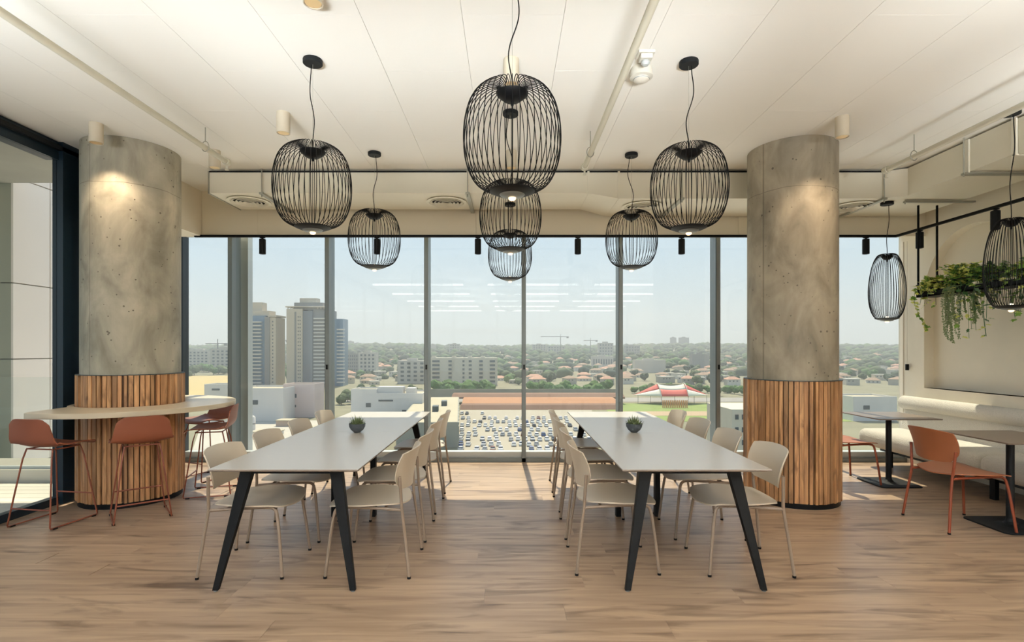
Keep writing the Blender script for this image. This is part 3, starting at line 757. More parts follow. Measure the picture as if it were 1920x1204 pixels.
clone(st, (-3.02, 5.44, 0), head(-.96, -.28), 'terracotta bar stool right of the counter, seen from its side')
clone(st, (-3.44, 6.08, 0), head(-.42, -.91), 'terracotta bar stool behind the counter, nearest the window')

# ------------------------------------------------------------------ small tables and bench
def cafe(x, y, label):
    t = thing('cafe_table', label, 'table', (x, y, 0), 0, 'small square tables at the bench')
    MB().box(-.325, .325, -.33, .33, .728, .740).build('tabletop', M['cafe_top'], t, bevel=.003)
    MB().lathe([(.028, .02), (.028, .715), (.06, .722), (.06, .727)], 20).build('pedestal', M['blackm'], t, smooth=40)
    pol = []
    for cx, cy, a0 in ((.17, .17, 0), (-.17, .17, 90), (-.17, -.17, 180), (.17, -.17, 270)):
        for k in range(6): a = R(a0 + 18*k); pol.append((cx + .055*math.cos(a), cy + .055*math.sin(a)))
    MB().prism(pol, 0, .012).lathe([(.10, .012), (.05, .022), (.032, .04), (.028, .06)], 20).build('base_plate', M['blackm'], t, smooth=30)
    return t
cafe(4.15, 5.82, 'small dark table on a black pedestal, beside the right column')
cafe(4.15, 4.41, 'small dark table on a black pedestal at the right edge, with the orange chair')

t = thing('wall_bench', 'long upholstered bench with a bolster along the arched wall', 'bench', (XR, 0, 0))
for (a, b_) in ((5.11, 6.84), (3.30, 5.09), (1.5, 3.28)):
    MB().box(-.70, -.12, a, b_, .25, .462).build('seat_cushion', M['boucle'], t, smooth=40, bevel=.085, seg=6)
MB().hexa([(-.17, 1.5, .40), (-.03, 1.5, .40), (-.03, 6.82, .40), (-.17, 6.82, .40)], [(-.10, 1.5, .72), (-.01, 1.5, .72), (-.01, 6.82, .72), (-.10, 6.82, .72)]).build('back_pad', M['boucle'], t, smooth=40, bevel=.02)
n = 20
prof = [(0, 0)] + [(.085*math.sin(PI/2*i/6), .03*(1-math.cos(PI/2*i/6))) for i in range(1, 7)]
m = MB(); vs = []
rings = [(1.5 + z, r_) for r_, z in prof] + [(6.84 - z, r_) for r_, z in prof[::-1]]
seg = 24
for yy, r_ in rings:
    for k in range(seg): a = 2*PI*k/seg; vs.append((-.10 + r_*math.cos(a), yy, .785 + r_*math.sin(a)))
fs = [(i*seg+k, i*seg+(k+1) % seg, (i+1)*seg+(k+1) % seg, (i+1)*seg+k) for i in range(len(rings)-1) for k in range(seg)]
m.add(vs, fs); m.build('bolster', M['boucle'], t, smooth=60)
MB().box(-.42, -.03, 1.5, 6.80, .17, .25).build('base_frame', M['navy'], t)
for yy in (6.6, 5.18, 3.7, 2.2): MB().box(-.46, -.42, yy-.03, yy+.03, 0, .249).build('leg', M['black'], t)

# blind cord on the wall
t = thing('blind_cord', 'thin cord with a small black toggle hanging by the right window edge', 'cord', (XR-.03, 6.86, 2.85))
MB().tube([(0, 0, 0), (.0, 0, -1.6)], .0025, 5).build('cord', M['lamp_body'], t)
MB().box(-.018, .018, -.012, .012, -1.66, -1.58).build('toggle', M['black'], t, bevel=.004)

# ------------------------------------------------------------------ hanging planter
t = thing('hanging_planter', 'black metal planter shelf hung on rods before the arched niche', 'planter', (4.78, 6.08, 3.10))
zb, zt_ = 2.05-3.10, 2.17-3.10
MB().box(-.115, .115, -2.3, .02, zb, zb+.012).build('tray', M['black'], t)
MB().box(-.115, -.107, -2.3, .02, zb, zb+.06).box(.107, .115, -2.3, .02, zb, zb+.06).build('side_rail', M['black'], t)
for yy in (0, -1.9):
    for xx in (-.107, .107): MB().box(xx-.008, xx+.008, yy-.008, yy+.008, zb, 0).build('rod', M['black'], t)
MB().tube([(-.115, -2.3, zt_+.02), (-.115, .02, zt_+.02)], .006, 6).tube([(.115, -2.3, zt_+.02), (.115, .02, zt_+.02)], .006, 6).build('guard_rail', M['black'], t)
def ivy_leaf(m, p, d, up, s_, mi):
    d = d.normalized(); sd = d.cross(up)
    if sd.length < .01: sd = d.cross(Vector((1, 0, 0)))
    sd.normalize(); nrm = sd.cross(d)
    pts = [(0, 0, 0), (.42, .12, .08), (.30, .42, .0), (.55, .55, .06), (.18, .72, .02), (0, 1.05, -.06), (-.18, .72, .02), (-.55, .55, .06), (-.30, .42, .0), (-.42, .12, .08), (0, .45, .06)]
    m.add([p + sd*a*s_ + d*b_*s_ + nrm*c*s_ for a, b_, c in pts], [(10, i, i+1) for i in range(0, 9)] + [(10, 9, 0)], mi)
def ivy(label, cx, cy, n_leaf, ex, ey, ez, hang, seed, mats, zc=2.18):
    random.seed(seed)
    t = thing('ivy_plant', label, 'plant', (cx, cy, 2.062), 0, 'ivy plants on the hanging planter')
    lf = MB(); stm = MB()
    MB().lathe([(0, 0), (.05, 0), (.065, .09), (.058, .09), (.045, .01), (0, .01)], 16).build('pot', M['blackm'], t)
    ns = max(8, n_leaf//8)
    for s_ in range(ns):
        a = random.uniform(0, 2*PI); rr = random.uniform(.3, 1)
        ex_ = Vector((math.cos(a)*ex*rr, math.sin(a)*ey*rr, 0))
        drop = random.random() < hang
        tip = ex_ + Vector((0, 0, (-random.uniform(.1, .38)*ez/.2) if drop else random.uniform(.0, ez)))
        mid = ex_*.55 + Vector((0, 0, .14 + random.uniform(0, ez*.6)))
        pth = smooth_path([(0, 0, .06), mid, tip], 5)
        stm.tube(pth, .0022, 4)
        for i, p in enumerate(pth[2:]):
            for q in range(2 if i < 7 else 1):
                d = Vector((random.uniform(-1, 1), random.uniform(-1, 1), random.uniform(-.7, .5)))
                ivy_leaf(lf, p + d*.015, d, Vector((random.uniform(-.5, .5), random.uniform(-.8, .2), 1)), random.uniform(.036, .066), random.choice((0, 0, 1, 2) if random.random() < .7 else (1,)))
    stm.build('stems', M['ivyd'], t)
    tag(lf.build('foliage', mats, t), kind='stuff')
    return t
im = [M['ivy'], M['ivy2'], M['ivyd']]
ivy('variegated ivy at the window end of the hanging planter', 4.73, 5.92, 230, .20, .22, .10, .25, 11, [M['ivy'], M['ivy2'], M['ivy2']])
ivy('tall bushy ivy rising above the middle of the hanging planter', 4.78, 5.60, 300, .22, .26, .26, .4, 12, im)
ivy('dark green ivy trailing off the hanging planter left of the egg-shaped lamp', 4.76, 5.26, 300, .24, .3, .18, .5, 13, [M['ivy'], M['ivyd'], M['ivy2']])
ivy('ivy seen through the egg-shaped wire lamp', 4.78, 4.85, 260, .22, .26, .14, .2, 14, im)
ivy('ivy at the right edge of the photo behind the wire lamp', 4.78, 4.45, 260, .2, .25, .22, .2, 15, im)
random.seed(21)
t = thing('ivy_plant', 'long ivy strand dangling at the left end of the planter', 'plant', (4.64, 6.02, 2.10), 0, 'ivy plants on the hanging planter')
lf = MB(); pth = smooth_path([(.06, 0, .03), (-.03, 0, .04), (-.06, 0, -.08), (-.02, 0, -.22), (.04, 0, -.34), (.09, 0, -.42)], 4)
MB().tube(pth, .0025, 4).build('stem', M['ivyd'], t)
for i, p in enumerate(pth[4:]):
    for q in range(2):
        d = Vector((random.uniform(-1, 1), random.uniform(-1, .3), random.uniform(-.9, .2)))
        ivy_leaf(lf, p, d, Vector((0, -1, .6)), random.uniform(.03, .055), random.choice((0, 1, 1)))
tag(lf.build('foliage', im, t), kind='stuff')
t = thing('trailing_plant', 'grey green string plant trailing far below the hanging planter', 'plant', (4.72, 5.58, 2.08))
lf = MB(); stm = MB()
for s_ in range(36):
    g = 0 if s_ < 24 else 1
    x0 = random.uniform(-.06, .03) + g*.12; y0 = random.uniform(-.06, .08) - g*.12; ln = random.uniform(.3, .56) if g == 0 else random.uniform(.18, .36)
    pth = smooth_path([(x0*.4, y0*.4, .05), (x0-.06, y0, .0), (x0-.07+random.uniform(-.02, .02), y0, -ln*.5), (x0-.05+random.uniform(-.03, .03), y0, -ln)], 9)
    stm.tube(pth, .0015, 3)
    for p in pth[4:]:
        for q in range(3):
            d = Vector((random.uniform(-1, 1), random.uniform(-1, 1), random.uniform(-1, .4))).normalized()*.008
            c = p + d; s2 = .0062
            lf.add([c + Vector((s2,0,0)), c + Vector((-s2,0,0)), c + Vector((0,s2,0)), c + Vector((0,-s2,0)), c + Vector((0,0,s2*1.3)), c + Vector((0,0,-s2*1.3))],
                   [(0,2,4),(2,1,4),(1,3,4),(3,0,4),(2,0,5),(1,2,5),(3,1,5),(0,3,5)])
stm.build('stems', M['trail'], t)
tag(lf.build('foliage', M['trail'], t), kind='stuff')
random.seed(99)

# ------------------------------------------------------------------ terrace outside the left glass
tr = struct_empty('floor_terrace')
MB().box(-9.5, XL-.1, -6, 7.3, -.4, -.03).build('slab', M['conc_out'], tr)
deck = simple('deck_board', rgb(212, 208, 198), .6, var=.1, scale=3, rnd=.05, stretch=(.3, 6, 1))
dm = MB().box(-7.2, XL-.11, 0, .135, -.029, -.002).mesh('deck_board', deck)
y = 1.0
while y < 5.75: put('deck_board', dm, tr, (0, y, 0)); y += .142
tag(MB().box(-9.4, XL-.11, 5.88, 6.02, -.03, .13).build('terrace_kerb', M['white']), 'white kerb under the terrace balustrade', 'kerb')
t = thing('glass_balustrade', 'clear glass balustrade at the end of the terrace', 'railing', (-5.6, 5.95, .13))
gb = glass('balustrade_glass', (.94, .96, .95, 1))
for a in (-1.9, -.27): MB().box(a+.01, a+1.61, -.008, .008, .02, 1.02).build('glass_panel', gb, t)
MB().box(-.285, -.265, -.03, .03, 0, 1.02).build('post', M['alu_light'], t)
MB().box(-1.9, 1.3, -.02, .02, 0, .03).build('base_channel', M['alu_light'], t)
clad = simple('cladding_panel', rgb(238, 228, 218), .6, var=.04, scale=1)
clad_g = simple('cladding_panel_grey', rgb(168, 168, 150), .6, var=.04, scale=1)
t = thing('clad_tower', 'pale panelled tower rising just beyond the terrace', 'building', (-7.0, 7.54, -30))
MB().box(-3.0, -.03, .03, .9, 0, 37.8).build('core', M['conc_out'], t)
z = 0; zs = [25.2, 28.0, 29.8, 31.32, 32.4, 33.9, 37.7]
for a, b_ in zip(zs, zs[1:]):
    MB().box(-.03, 0, .0, .60, a+.008, b_-.008).build('cladding', clad, t)
    MB().box(-.03, 0, .615, .9, a+.008, b_-.008).build('cladding', clad, t)
    MB().box(-3.0, -.03, -.0, .03, a+.008, b_-.008).build('cladding', clad_g, t)
so2 = struct_empty('ceiling_terrace')
MB().box(-12, XL-.12, 2.0, 7.5, 3.8, 4.1).build('overhang_slab', M['conc_out'], so2)

# pale slab added unseen below the sill to bounce sunlight onto the ceiling
tag(MB().box(-14, 16, 7.35, 15.6, -2.2, -1.7).box(-14, 16, 15.3, 15.6, -1.7, -1.62).build('added_bounce_slab', simple('bounce_slab_surface', rgb(226, 224, 218), .8, var=.05)), kind='structure')

# ------------------------------------------------------------------ the city below
H = 35.0; G = CH - H
def dist(py): return H*1000/(py-655)
def ss(t): t = max(0, min(1, t)); return t*t*(3-2*t)
def gz(D): return G + 42*ss((D-560)/1740)
def gxy(px, D): return (px-953)*D/1000
m = MB(); xs_ = [-3600 + 240*i for i in range(31)]; ys_ = [20, 60, 120, 300, 560] + [560 + 87*i for i in range(1, 21)] + [2600, 3200]
for y in ys_:
    for x in xs_:
        m.v.append((x, y, gz(y) + (math.sin(x*.004+y*.002)*4 + math.sin(x*.011)*2)*ss((y-700)/1200)))
for j in range(len(ys_)-1):
    for i in range(len(xs_)-1):
        a = j*len(xs_)+i; m.f.append((a, a+1, a+1+len(xs_), a+len(xs_))); m.m.append(0)
grd = simple('city_ground', rgb(130, 126, 100), .9, var=.45, scale=.06)
tag(m.build('ground', grd, smooth=80), kind='structure')
def patch(name, D0, D1, px0a, px1a, px0b, px1b, col, dz, var=.12, sc=.06):
    pts = [(gxy(px0a, D0), D0), (gxy(px1a, D0), D0), (gxy(px1b, D1), D1), (gxy(px0b, D1), D1)]
    mm = simple(name + '_surface', col, .9, var=var, scale=sc)
    return tag(MB().hexa([(x, y, gz(y)-1) for x, y in pts], [(x, y, gz(y)+dz) for x, y in pts]).build(name, mm), kind='structure')
patch('ground_parking', 150, 306, 855, 1110, 862, 1110, rgb(168, 160, 142), .05)
patch('ground_plaza', 140, 262, 340, 690, 380, 700, rgb(186, 180, 166), .06, .15, .1)
patch('ground_field', 320, 690, 180, 470, 250, 470, rgb(190, 168, 112), .07, .15, .05)
patch('ground_lawn', 258, 345, 1150, 1600, 1130, 1500, rgb(128, 146, 76), .08, .3, .12)
patch('ground_track', 280, 300, 1140, 1620, 1140, 1620, rgb(176, 152, 122), .12)
patch('ground_road', 355, 385, 640, 1600, 640, 1600, rgb(150, 146, 138), .10)
# excavated bank beyond the lot
em = simple('red_earth', rgb(180, 132, 96), .95, var=.2, scale=.08, stretch=(.2, 1, 2))
em2 = simple('dark_earth', rgb(128, 98, 78), .95, var=.25, scale=.1, stretch=(.3, 1, 2))
xa, xb = -28, 66
t = thing('earth_bank', 'stepped bank of reddish earth behind the parking lot', 'earth bank', (0, 308, G))
def wedge(y0, y1, y2, z0, z1, mat, nm, ex=0):
    MB().add([(xa-ex, y0, z0), (xb+ex, y0, z0), (xb+ex, y1, z1), (xa-ex, y1, z1), (xb+ex, y2, z1), (xa-ex, y2, z1), (xb+ex, y2, z0-1), (xa-ex, y2, z0-1), (xa-ex, y0, z0-1), (xb+ex, y0, z0-1)],
             [(0, 1, 2, 3), (3, 2, 4, 5), (5, 4, 6, 7), (8, 9, 1, 0), (0, 3, 5, 7, 8), (1, 9, 6, 4, 2)]).build(nm, mat, t)
wedge(0, 4, 22, 0, 2.4, em2, 'lower_step'); wedge(14, 24, 40, 2.4, 4.6, em, 'middle_step'); wedge(30, 36, 46, 4.6, 6.2, em2, 'upper_step', 8)
MB().box(-58, 80, 385, 386.2, G, G+6.2).build('boundary_wall', simple('garden_wall', rgb(140, 138, 118), .9, var=.2, scale=.15))
tag(bpy.data.objects['boundary_wall'], 'long grey retaining wall beyond the earth bank', 'wall')

# cars
car_cols = {'white': rgb(232, 232, 230), 'silver': rgb(176, 180, 184), 'dark grey': rgb(66, 70, 76), 'blue': rgb(62, 88, 140), 'red brown': rgb(130, 74, 64)}
cg_ = simple('car_glass', rgb(60, 70, 80), .15); ct = simple('tyre', rgb(34, 34, 34), .9)
def car_mesh(col, nm):
    m = MB(); w_ = .88
    m.hexa([(-w_, -2.15, .3), (w_, -2.15, .3), (w_, 2.15, .3), (-w_, 2.15, .3)], [(-w_*.95, -2.05, .88), (w_*.95, -2.05, .88), (w_*.95, 2.1, .95), (-w_*.95, 2.1, .95)], 0)
    m.hexa([(-w_*.9, -1.15, .88), (w_*.9, -1.15, .88), (w_*.9, 1.7, .95), (-w_*.9, 1.7, .95)], [(-w_*.74, -.45, 1.36), (w_*.74, -.45, 1.36), (w_*.74, 1.15, 1.36), (-w_*.74, 1.15, 1.36)], 1)
    m.hexa([(-w_*.75, -.47, 1.36), (w_*.75, -.47, 1.36), (w_*.75, 1.17, 1.36), (-w_*.75, 1.17, 1.36)], [(-w_*.68, -.35, 1.46), (w_*.68, -.35, 1.46), (w_*.68, 1.0, 1.46), (-w_*.68, 1.0, 1.46)], 0)
    for sx in (-1, 1):
        for yy in (-1.3, 1.3): m.tube([(sx*(w_-.18), yy, .32), (sx*(w_+.01), yy, .32)], .32, 10, 2)
    return m.mesh(nm, [simple('car_paint_'+nm, col, .3), cg_, ct])
cm = {k: car_mesh(v, k.replace(' ', '_')) for k, v in car_cols.items()}
random.seed(31)
rows_ = [(777, 866, 905, .35), (786, 868, 1066, .75), (793, 868, 1066, .85), (800, 866, 1075, .85), (808, 866, 1085, .85), (817, 866, 1100, .85), (826, 864, 1110, .85), (835.5, 864, 1110, .85), (845, 864, 1110, .8)]
for py, a, b_, p in rows_:
    D = dist(py); x = gxy(a, D)
    while x < gxy(b_, D):
        if random.random() < p:
            c = random.choices(list(cm), (58, 16, 13, 8, 5))[0]
            o = put('car', cm[c], None, (x, D + random.uniform(-.5, .5), G+.05), rz=random.choice((0, PI)) + random.uniform(-.03, .03))
            tag(o, '%s car parked in the open lot far below the windows' % c, 'car', '%s cars in the parking lot' % c)
        x += 2.75 + (2.4 if random.random() < .08 else 0)

# trees
def tree_mesh(seed, col, nm, sub=2):
    random.seed(seed); bm = bmesh.new()
    for k in range(6):
        r_ = random.uniform(2.2, 3.4); c = Vector((random.uniform(-2.2, 2.2), random.uniform(-2.2, 2.2), random.uniform(3.2, 6.2))) if k else Vector((0, 0, 5))
        bmesh.ops.create_icosphere(bm, subdivisions=sub, radius=r_, matrix=Matrix.Translation(c))
    for v in bm.verts: v.co += Vector((random.uniform(-.5, .5), random.uniform(-.5, .5), random.uniform(-.4, .4)))
    me = bpy.data.meshes.new(nm); bm.to_mesh(me); bm.free(); me.materials.append(col); return me
tg = [simple('tree_olive', rgb(84, 98, 60), .9, var=.45, scale=.5, rnd=.2), simple('tree_green', rgb(84, 116, 56), .9, var=.45, scale=.5, rnd=.2), simple('tree_dark', rgb(58, 74, 50), .9, var=.4, scale=.5, rnd=.2)]
crowns = [tree_mesh(i, tg[i % 3], 'crown') for i in range(6)]
trunk = MB().tube([(0, 0, 0), (0, 0, 4)], .3, 6).mesh('trunk', simple('bark', rgb(90, 74, 58), .9))
def tree(x, y, s_, k, label, group):
    t = thing('tree', label, 'tree', (x, y, gz(y)-.1), random.uniform(0, 6), group); t.scale = (s_, s_, s_*random.uniform(.8, 1.1))
    put('crown', crowns[k], t); put('trunk', trunk, t)
kinds = ['grey green tree', 'fresh green tree', 'dark green tree']
random.seed(41)
def D_of(py):
    lo_, hi_ = 300, 2300
    for _ in range(30):
        mid = (lo_+hi_)/2; yy = 655 + (CH - gz(mid))*1000/mid
        if yy > py: lo_ = mid
        else: hi_ = mid
    return lo_
OCC = []
def free(x, y, r):
    return all((x-a)**2 + (y-b_)**2 > (r+q)**2 for a, b_, q in OCC)
def pane(px):
    for lim, nm in ((440, 'seen in the leftmost pane'), (620, 'seen in the pane with the two towers'), (800, 'seen in the third pane from the left'), (980, 'seen left of the middle mullion'),
                    (1162, 'seen right of the middle mullion'), (1340, 'seen in the pane with the tent'), (1560, 'seen beside the right column')):
        if px < lim: return nm
    return 'seen right of the right column'
# houses
hw_ = [simple('house_wall_%s' % n_, c, .85, var=.06, scale=.3) for n_, c in (('white', rgb(206, 202, 190)), ('cream', rgb(198, 186, 164)), ('grey', rgb(170, 166, 154)))]
hr_ = [simple('house_roof_%s' % n_, c, .85, var=.15, scale=.6) for n_, c in (('pink', rgb(190, 146, 122)), ('brown', rgb(160, 134, 112)), ('pale', rgb(188, 184, 172)))]
win = simple('dark_window', rgb(84, 90, 92), .3)
wm = MB().box(-.7, .7, -.06, .05, -.6, .6).mesh('window', win)
def house(i, px, D):
    w_, d_, h_ = random.uniform(9, 17), random.uniform(9, 13), random.choice((3.4, 6.2, 6.4)); k, r_ = random.randrange(3), random.randrange(3)
    nm = ['white', 'cream', 'grey'][k] + ' house with a ' + ['pink tiled', 'brown tiled', 'pale flat'][r_] + ' roof'
    t = thing('house', nm + ', ' + pane(px), 'house', (gxy(px, D), D, gz(D)-.3), random.uniform(-.5, .5), 'each a ' + nm + ' ' + pane(px)); OCC.append((gxy(px, D), D, max(w_, d_)*.62))
    MB().box(-w_/2, w_/2, -d_/2, d_/2, 0, h_).build('walls', hw_[k], t)
    if r_ < 2:
        MB().add([(-w_/2-.6, -d_/2-.6, h_), (w_/2+.6, -d_/2-.6, h_), (w_/2+.6, d_/2+.6, h_), (-w_/2-.6, d_/2+.6, h_), (-w_/2+d_*.4, 0, h_+2.6), (w_/2-d_*.4, 0, h_+2.6)],
                 [(0, 3, 2, 1), (0, 1, 5, 4), (2, 3, 4, 5), (1, 2, 5), (3, 0, 4)]).build('roof', hr_[r_], t)
    else: MB().box(-w_/2-.2, w_/2+.2, -d_/2-.2, d_/2+.2, h_, h_+.6).build('roof', hr_[r_], t)
    if D < 800:
        for q in range(int(w_//4)): put('window', wm, t, (-w_/2 + 2.2 + q*3.6, -d_/2, h_-1.7))
# middle and far blocks
def block(px0, px1, ytop, D, mat, label, rows_n=0, cols_n=0, cat='building', dd=14, group=None):
    x0, x1 = gxy(px0, D), gxy(px1, D); zt = CH + (655-ytop)*D/1000; zb = gz(D)-1
    OCC.append(((x0+x1)/2, D+dd/2, (x1-x0)/2+2))
    t = thing('apartment_block', label, cat, ((x0+x1)/2, D, zb), 0, group); hw = (x1-x0)/2; hh = zt-zb
    MB().box(-hw, hw, 0, dd, 0, hh).build('walls', mat, t)
    MB().box(-hw*.4, hw*.3, dd*.3, dd*.7, hh, hh+hh*.06+1).build('roof_room', mat, t)
    if rows_n:
        ww = 2*hw/(cols_n*2+1); rh = (hh*.86)/rows_n
        me = MB().box(-ww/2, ww/2, -.25, .05, -rh*.26, rh*.26).mesh('window', win)
        for r_ in range(rows_n):
            for c in range(cols_n): put('window', me, t, (-hw + ww*(1.5 + 2*c), 0, hh*.1 + rh*(r_+.5)))
    return t
random.seed(71)
fb = [simple('far_block_%d' % i, c, .85, var=.06, scale=.05) for i, c in enumerate((rgb(182, 176, 164), rgb(150, 148, 142), rgb(196, 190, 178)))]
block(650, 662, 640, 2100, fb[1], 'distant paired tower, left one right of the slim mullion')
block(664, 676, 643, 2150, fb[1], 'distant paired tower, right one right of the slim mullion')
block(733, 741, 644, 2100, fb[1], 'distant slim tower, left of a close pair on the skyline'); block(743, 751, 644, 2120, fb[1], 'distant slim tower, right of a close pair on the skyline')
block(775, 783, 649, 2000, fb[0], 'small distant block just left of the third mullion'); block(786, 794, 650, 1900, fb[0], 'small distant block touching the third mullion')
block(806, 816, 646, 1600, fb[0], 'distant block just right of the third mullion'); block(842, 862, 645, 1500, fb[0], 'stepped pale block on the skyline left of the middle mullion', 4, 4)
block(998, 1024, 646, 1500, fb[0], 'grey apartment block on the skyline right of the middle mullion', 4, 5); block(1026, 1060, 649, 1450, fb[0], 'broad low block under the tower crane', 3, 6)
block(1122, 1150, 643, 1300, fb[0], 'pale block on the skyline left of the right mullion', 4, 5); block(1172, 1200, 648, 1400, fb[1], 'long grey block on the skyline right of the right mullion', 3, 5)
block(1258, 1268, 633, 2200, fb[1], 'left one of the distant twin towers above the tent'); block(1274, 1292, 633, 2200, fb[1], 'right one of the distant twin towers above the tent')
block(1110, 1150, 668, 900, fb[2], 'long white building in the woods left of the right mullion', 1, 8); block(1190, 1248, 675, 760, fb[2], 'long pale hall among the houses above the tent')
block(1298, 1330, 664, 850, fb[1], 'dark grey hall in the woods right of the tent')
block(352, 392, 657, 820, fb[2], 'hazy beige apartment building in the leftmost pane', 6, 5); block(394, 440, 654, 800, fb[0], 'hazy apartment building behind the left mullion', 6, 5)
block(515, 545, 666, 900, fb[2], 'hazy low block between the two towers', 3, 4); block(638, 672, 663, 760, fb[1], 'wide office block with banded windows right of the towers', 5, 8); block(672, 705, 661, 740, fb[2], 'grey office building beside the banded office block', 5, 4)
block(745, 800, 676, 545, fb[2], 'left wing of the long cream apartment block', 5, 4)
# long cream apartment block with balconies
OCC.append((-42, 528, 40))
crm = simple('cream_render', rgb(204, 196, 178), .85, var=.05, scale=.1)
D = 520; x0, x1 = gxy(806, D), gxy(932, D); zb = gz(D); zt = CH - (671-655)*D/1000
t = thing('apartment_block', 'long cream apartment block with balconies behind the bright trees', 'building', ((x0+x1)/2, D, zb)); hw = (x1-x0)/2; hh = zt-zb
MB().box(-hw, hw, 0, 16, 0, hh).build('walls', crm, t)
for c, (u, wd) in enumerate(((.09, 5.5), (.30, 2.4), (.5, 1.4), (.60, 2.2), (.76, 2.6), (.93, 4))):
    me = MB().box(-wd/2*1.3, wd/2*1.3, -.3, .05, -1.0, 1.0).mesh('window', win); mb_ = MB().box(-wd/2*1.35, wd/2*1.35, -1.3, 0, -.1, .9).mesh('balcony', crm)
    for r_ in range(6):
        put('window', me, t, (-hw + 2*hw*u, 0, hh*.09 + r_*hh*.148 + 1.2))
        if wd > 2.3: put('balcony', mb_, t, (-hw + 2*hw*u, 0, hh*.09 + r_*hh*.148 - .9))
for px in (812, 850, 880, 905): MB().box(gxy(px, D)-(x0+x1)/2-2, gxy(px, D)-(x0+x1)/2+2, 4, 9, hh, hh+1.6).build('roof_room', crm, t)

OCC.extend([(-237, 510, 24), (-185, 510, 30)])
random.seed(61)
for i in range(420):
    px = random.uniform(640, 1720); py = random.uniform(668, 723)
    D = D_of(py)
    if not free(gxy(px, D), D, 10): continue
    if 1185 < px < 1330 and D < 420: continue
    if 735 < px < 945 and D < 560: continue
    house(i, px, D)
# two towers on the left
tb = simple('tower_blue_glass', rgb(110, 134, 154), .25, var=.15, scale=.1); tbe = simple('tower_beige', rgb(200, 188, 168), .85, var=.05); tgr = simple('tower_grey', rgb(140, 138, 134), .7, var=.08); tbal = simple('tower_balcony', rgb(206, 202, 192), .8)
D = 500
t = thing('residential_tower', 'blue glass residential tower with white balcony bands, left one', 'building', (gxy(478, D), D, G), 0, None)
hgt = CH + (655-592)*.5 - G; u = .5
MB().box(-20, 9, 2, 20, 0, hgt).build('glass_body', tb, t); MB().box(9, 13.5, 0, 22, 0, hgt-1).build('grey_strip', tgr, t); MB().box(13.5, 19, 1, 22, 0, hgt-1.5).build('beige_strip', tbe, t)
MB().box(-18, 11.5, 4, 18, hgt, hgt+5).build('roof_storey', tbe, t); MB().box(-14, 4, 6, 16, hgt+5, hgt+13).build('roof_room', tbe, t); MB().box(12, 20, 0, 22, hgt-1, hgt+.6).build('cornice', tbe, t)
fh = 3.35; nfl = int((hgt-6)/fh)
me = MB().box(-15, 6, -1.2, 2, 0, 1.1).mesh('balcony', tbal)
for r_ in range(nfl): put('balcony', me, t, (0, 0, 3 + r_*fh))
me = MB().box(-.5, .5, -.1, .1, -.7, .7).mesh('window', win)
for r_ in range(nfl): put('window', me, t, (16.2, 1, 4 + r_*fh))
D = 500
t = thing('residential_tower', 'beige and grey residential tower with stacked balconies, right one', 'building', (gxy(575, D), D, G))
hgt = CH + (655-577)*.5 - G
MB().box(-19, -4, 0, 22, 0, hgt-1).build('beige_body', tbe, t); MB().box(-11.5, -9.8, -.15, 0, 0, hgt-4).build('recess', tgr, t); MB().box(-4, 5, .8, 22, 0, hgt-3).build('glass_strip', simple('tower_grey_glass', rgb(122, 126, 130), .3, var=.08, scale=.1), t)
MB().box(5, 21, 2.5, 22, 0, hgt-2).build('rear_body', tgr, t); MB().box(21, 31.5, 8, 24, 0, hgt-10).build('blue_wing', tb, t)
MB().box(-20, 20, 0, 20, hgt+.5, hgt+1.4).build('roof_slab', tbe, t); MB().box(-13, 14, 3, 18, hgt-2, hgt+5).build('roof_storey', tgr, t); MB().box(-9, 7, 6, 16, hgt+5, hgt+9.5).build('roof_room', tbe, t)
for xx in (-18, -15.5, -13, 10, 13, 16, 19): MB().box(xx-.3, xx+.3, .5, 1.2, hgt-1, hgt+.5).build('roof_post', tbe, t)
nfl = int((hgt-8)/fh)
mb1 = MB().box(6, 20.5, .6, 2.6, 0, 1.15).mesh('balcony', tbal); mb2 = MB().box(26, 33, 6.6, 8.1, 0, 1.15).mesh('balcony', tbal)
for r_ in range(nfl): put('balcony', mb1, t, (0, 0, 3 + r_*fh))
for r_ in range(nfl-3): put('balcony', mb2, t, (0, 0, 3 + r_*fh))
me = MB().box(-.45, .45, -.1, .1, -.6, .6).mesh('window', win)
for r_ in range(nfl):
    for xx in (-6.2, -7.9): put('window', me, t, (xx, 0, 5 + r_*fh))

# low white buildings
wh = simple('white_render', rgb(214, 210, 204), .85, var=.05, scale=.1); pk = simple('pink_render', rgb(208, 190, 184), .85, var=.05, scale=.1); rf = simple('flat_roof', rgb(186, 176, 150), .9, var=.1)
def low(px0, px1, ytop, ybase, mat, label, dd, wins=(), extra=()):
    D = dist(ybase); x0, x1 = gxy(px0, D), gxy(px1, D); hh = (ybase-ytop)*D/1000
    t = thing('low_building', label, 'building', ((x0+x1)/2, D, G)); hw = (x1-x0)/2
    MB().box(-hw, hw, 0, dd, 0, hh).build('walls', mat, t); MB().box(-hw+.4, hw-.4, .4, dd-.4, hh-.3, hh+.02).build('roof', rf, t)
    MB().box(-hw, hw, 0, .4, hh, hh+.8).box(-hw, hw, dd-.4, dd, hh, hh+.8).box(-hw, -hw+.4, .4, dd-.4, hh, hh+.8).box(hw-.4, hw, .4, dd-.4, hh, hh+.8).build('parapet', mat, t)
    for (u, v, ww, wh_) in wins: MB().box(-hw+2*hw*u-ww/2, -hw+2*hw*u+ww/2, -.12, .05, hh*v-wh_/2, hh*v+wh_/2).build('window', win, t)
    for (a, b_, c, d_) in extra: MB().box(-hw+2*hw*a, -hw+2*hw*b_, dd*c, dd*c+6, hh, hh+d_).build('roof_room', mat, t)
    return t
low(440, 531, 731, 790, wh, 'white flat-roofed building left of the pink one', 22, ((.42, .6, 2.8, 2.2),), ())
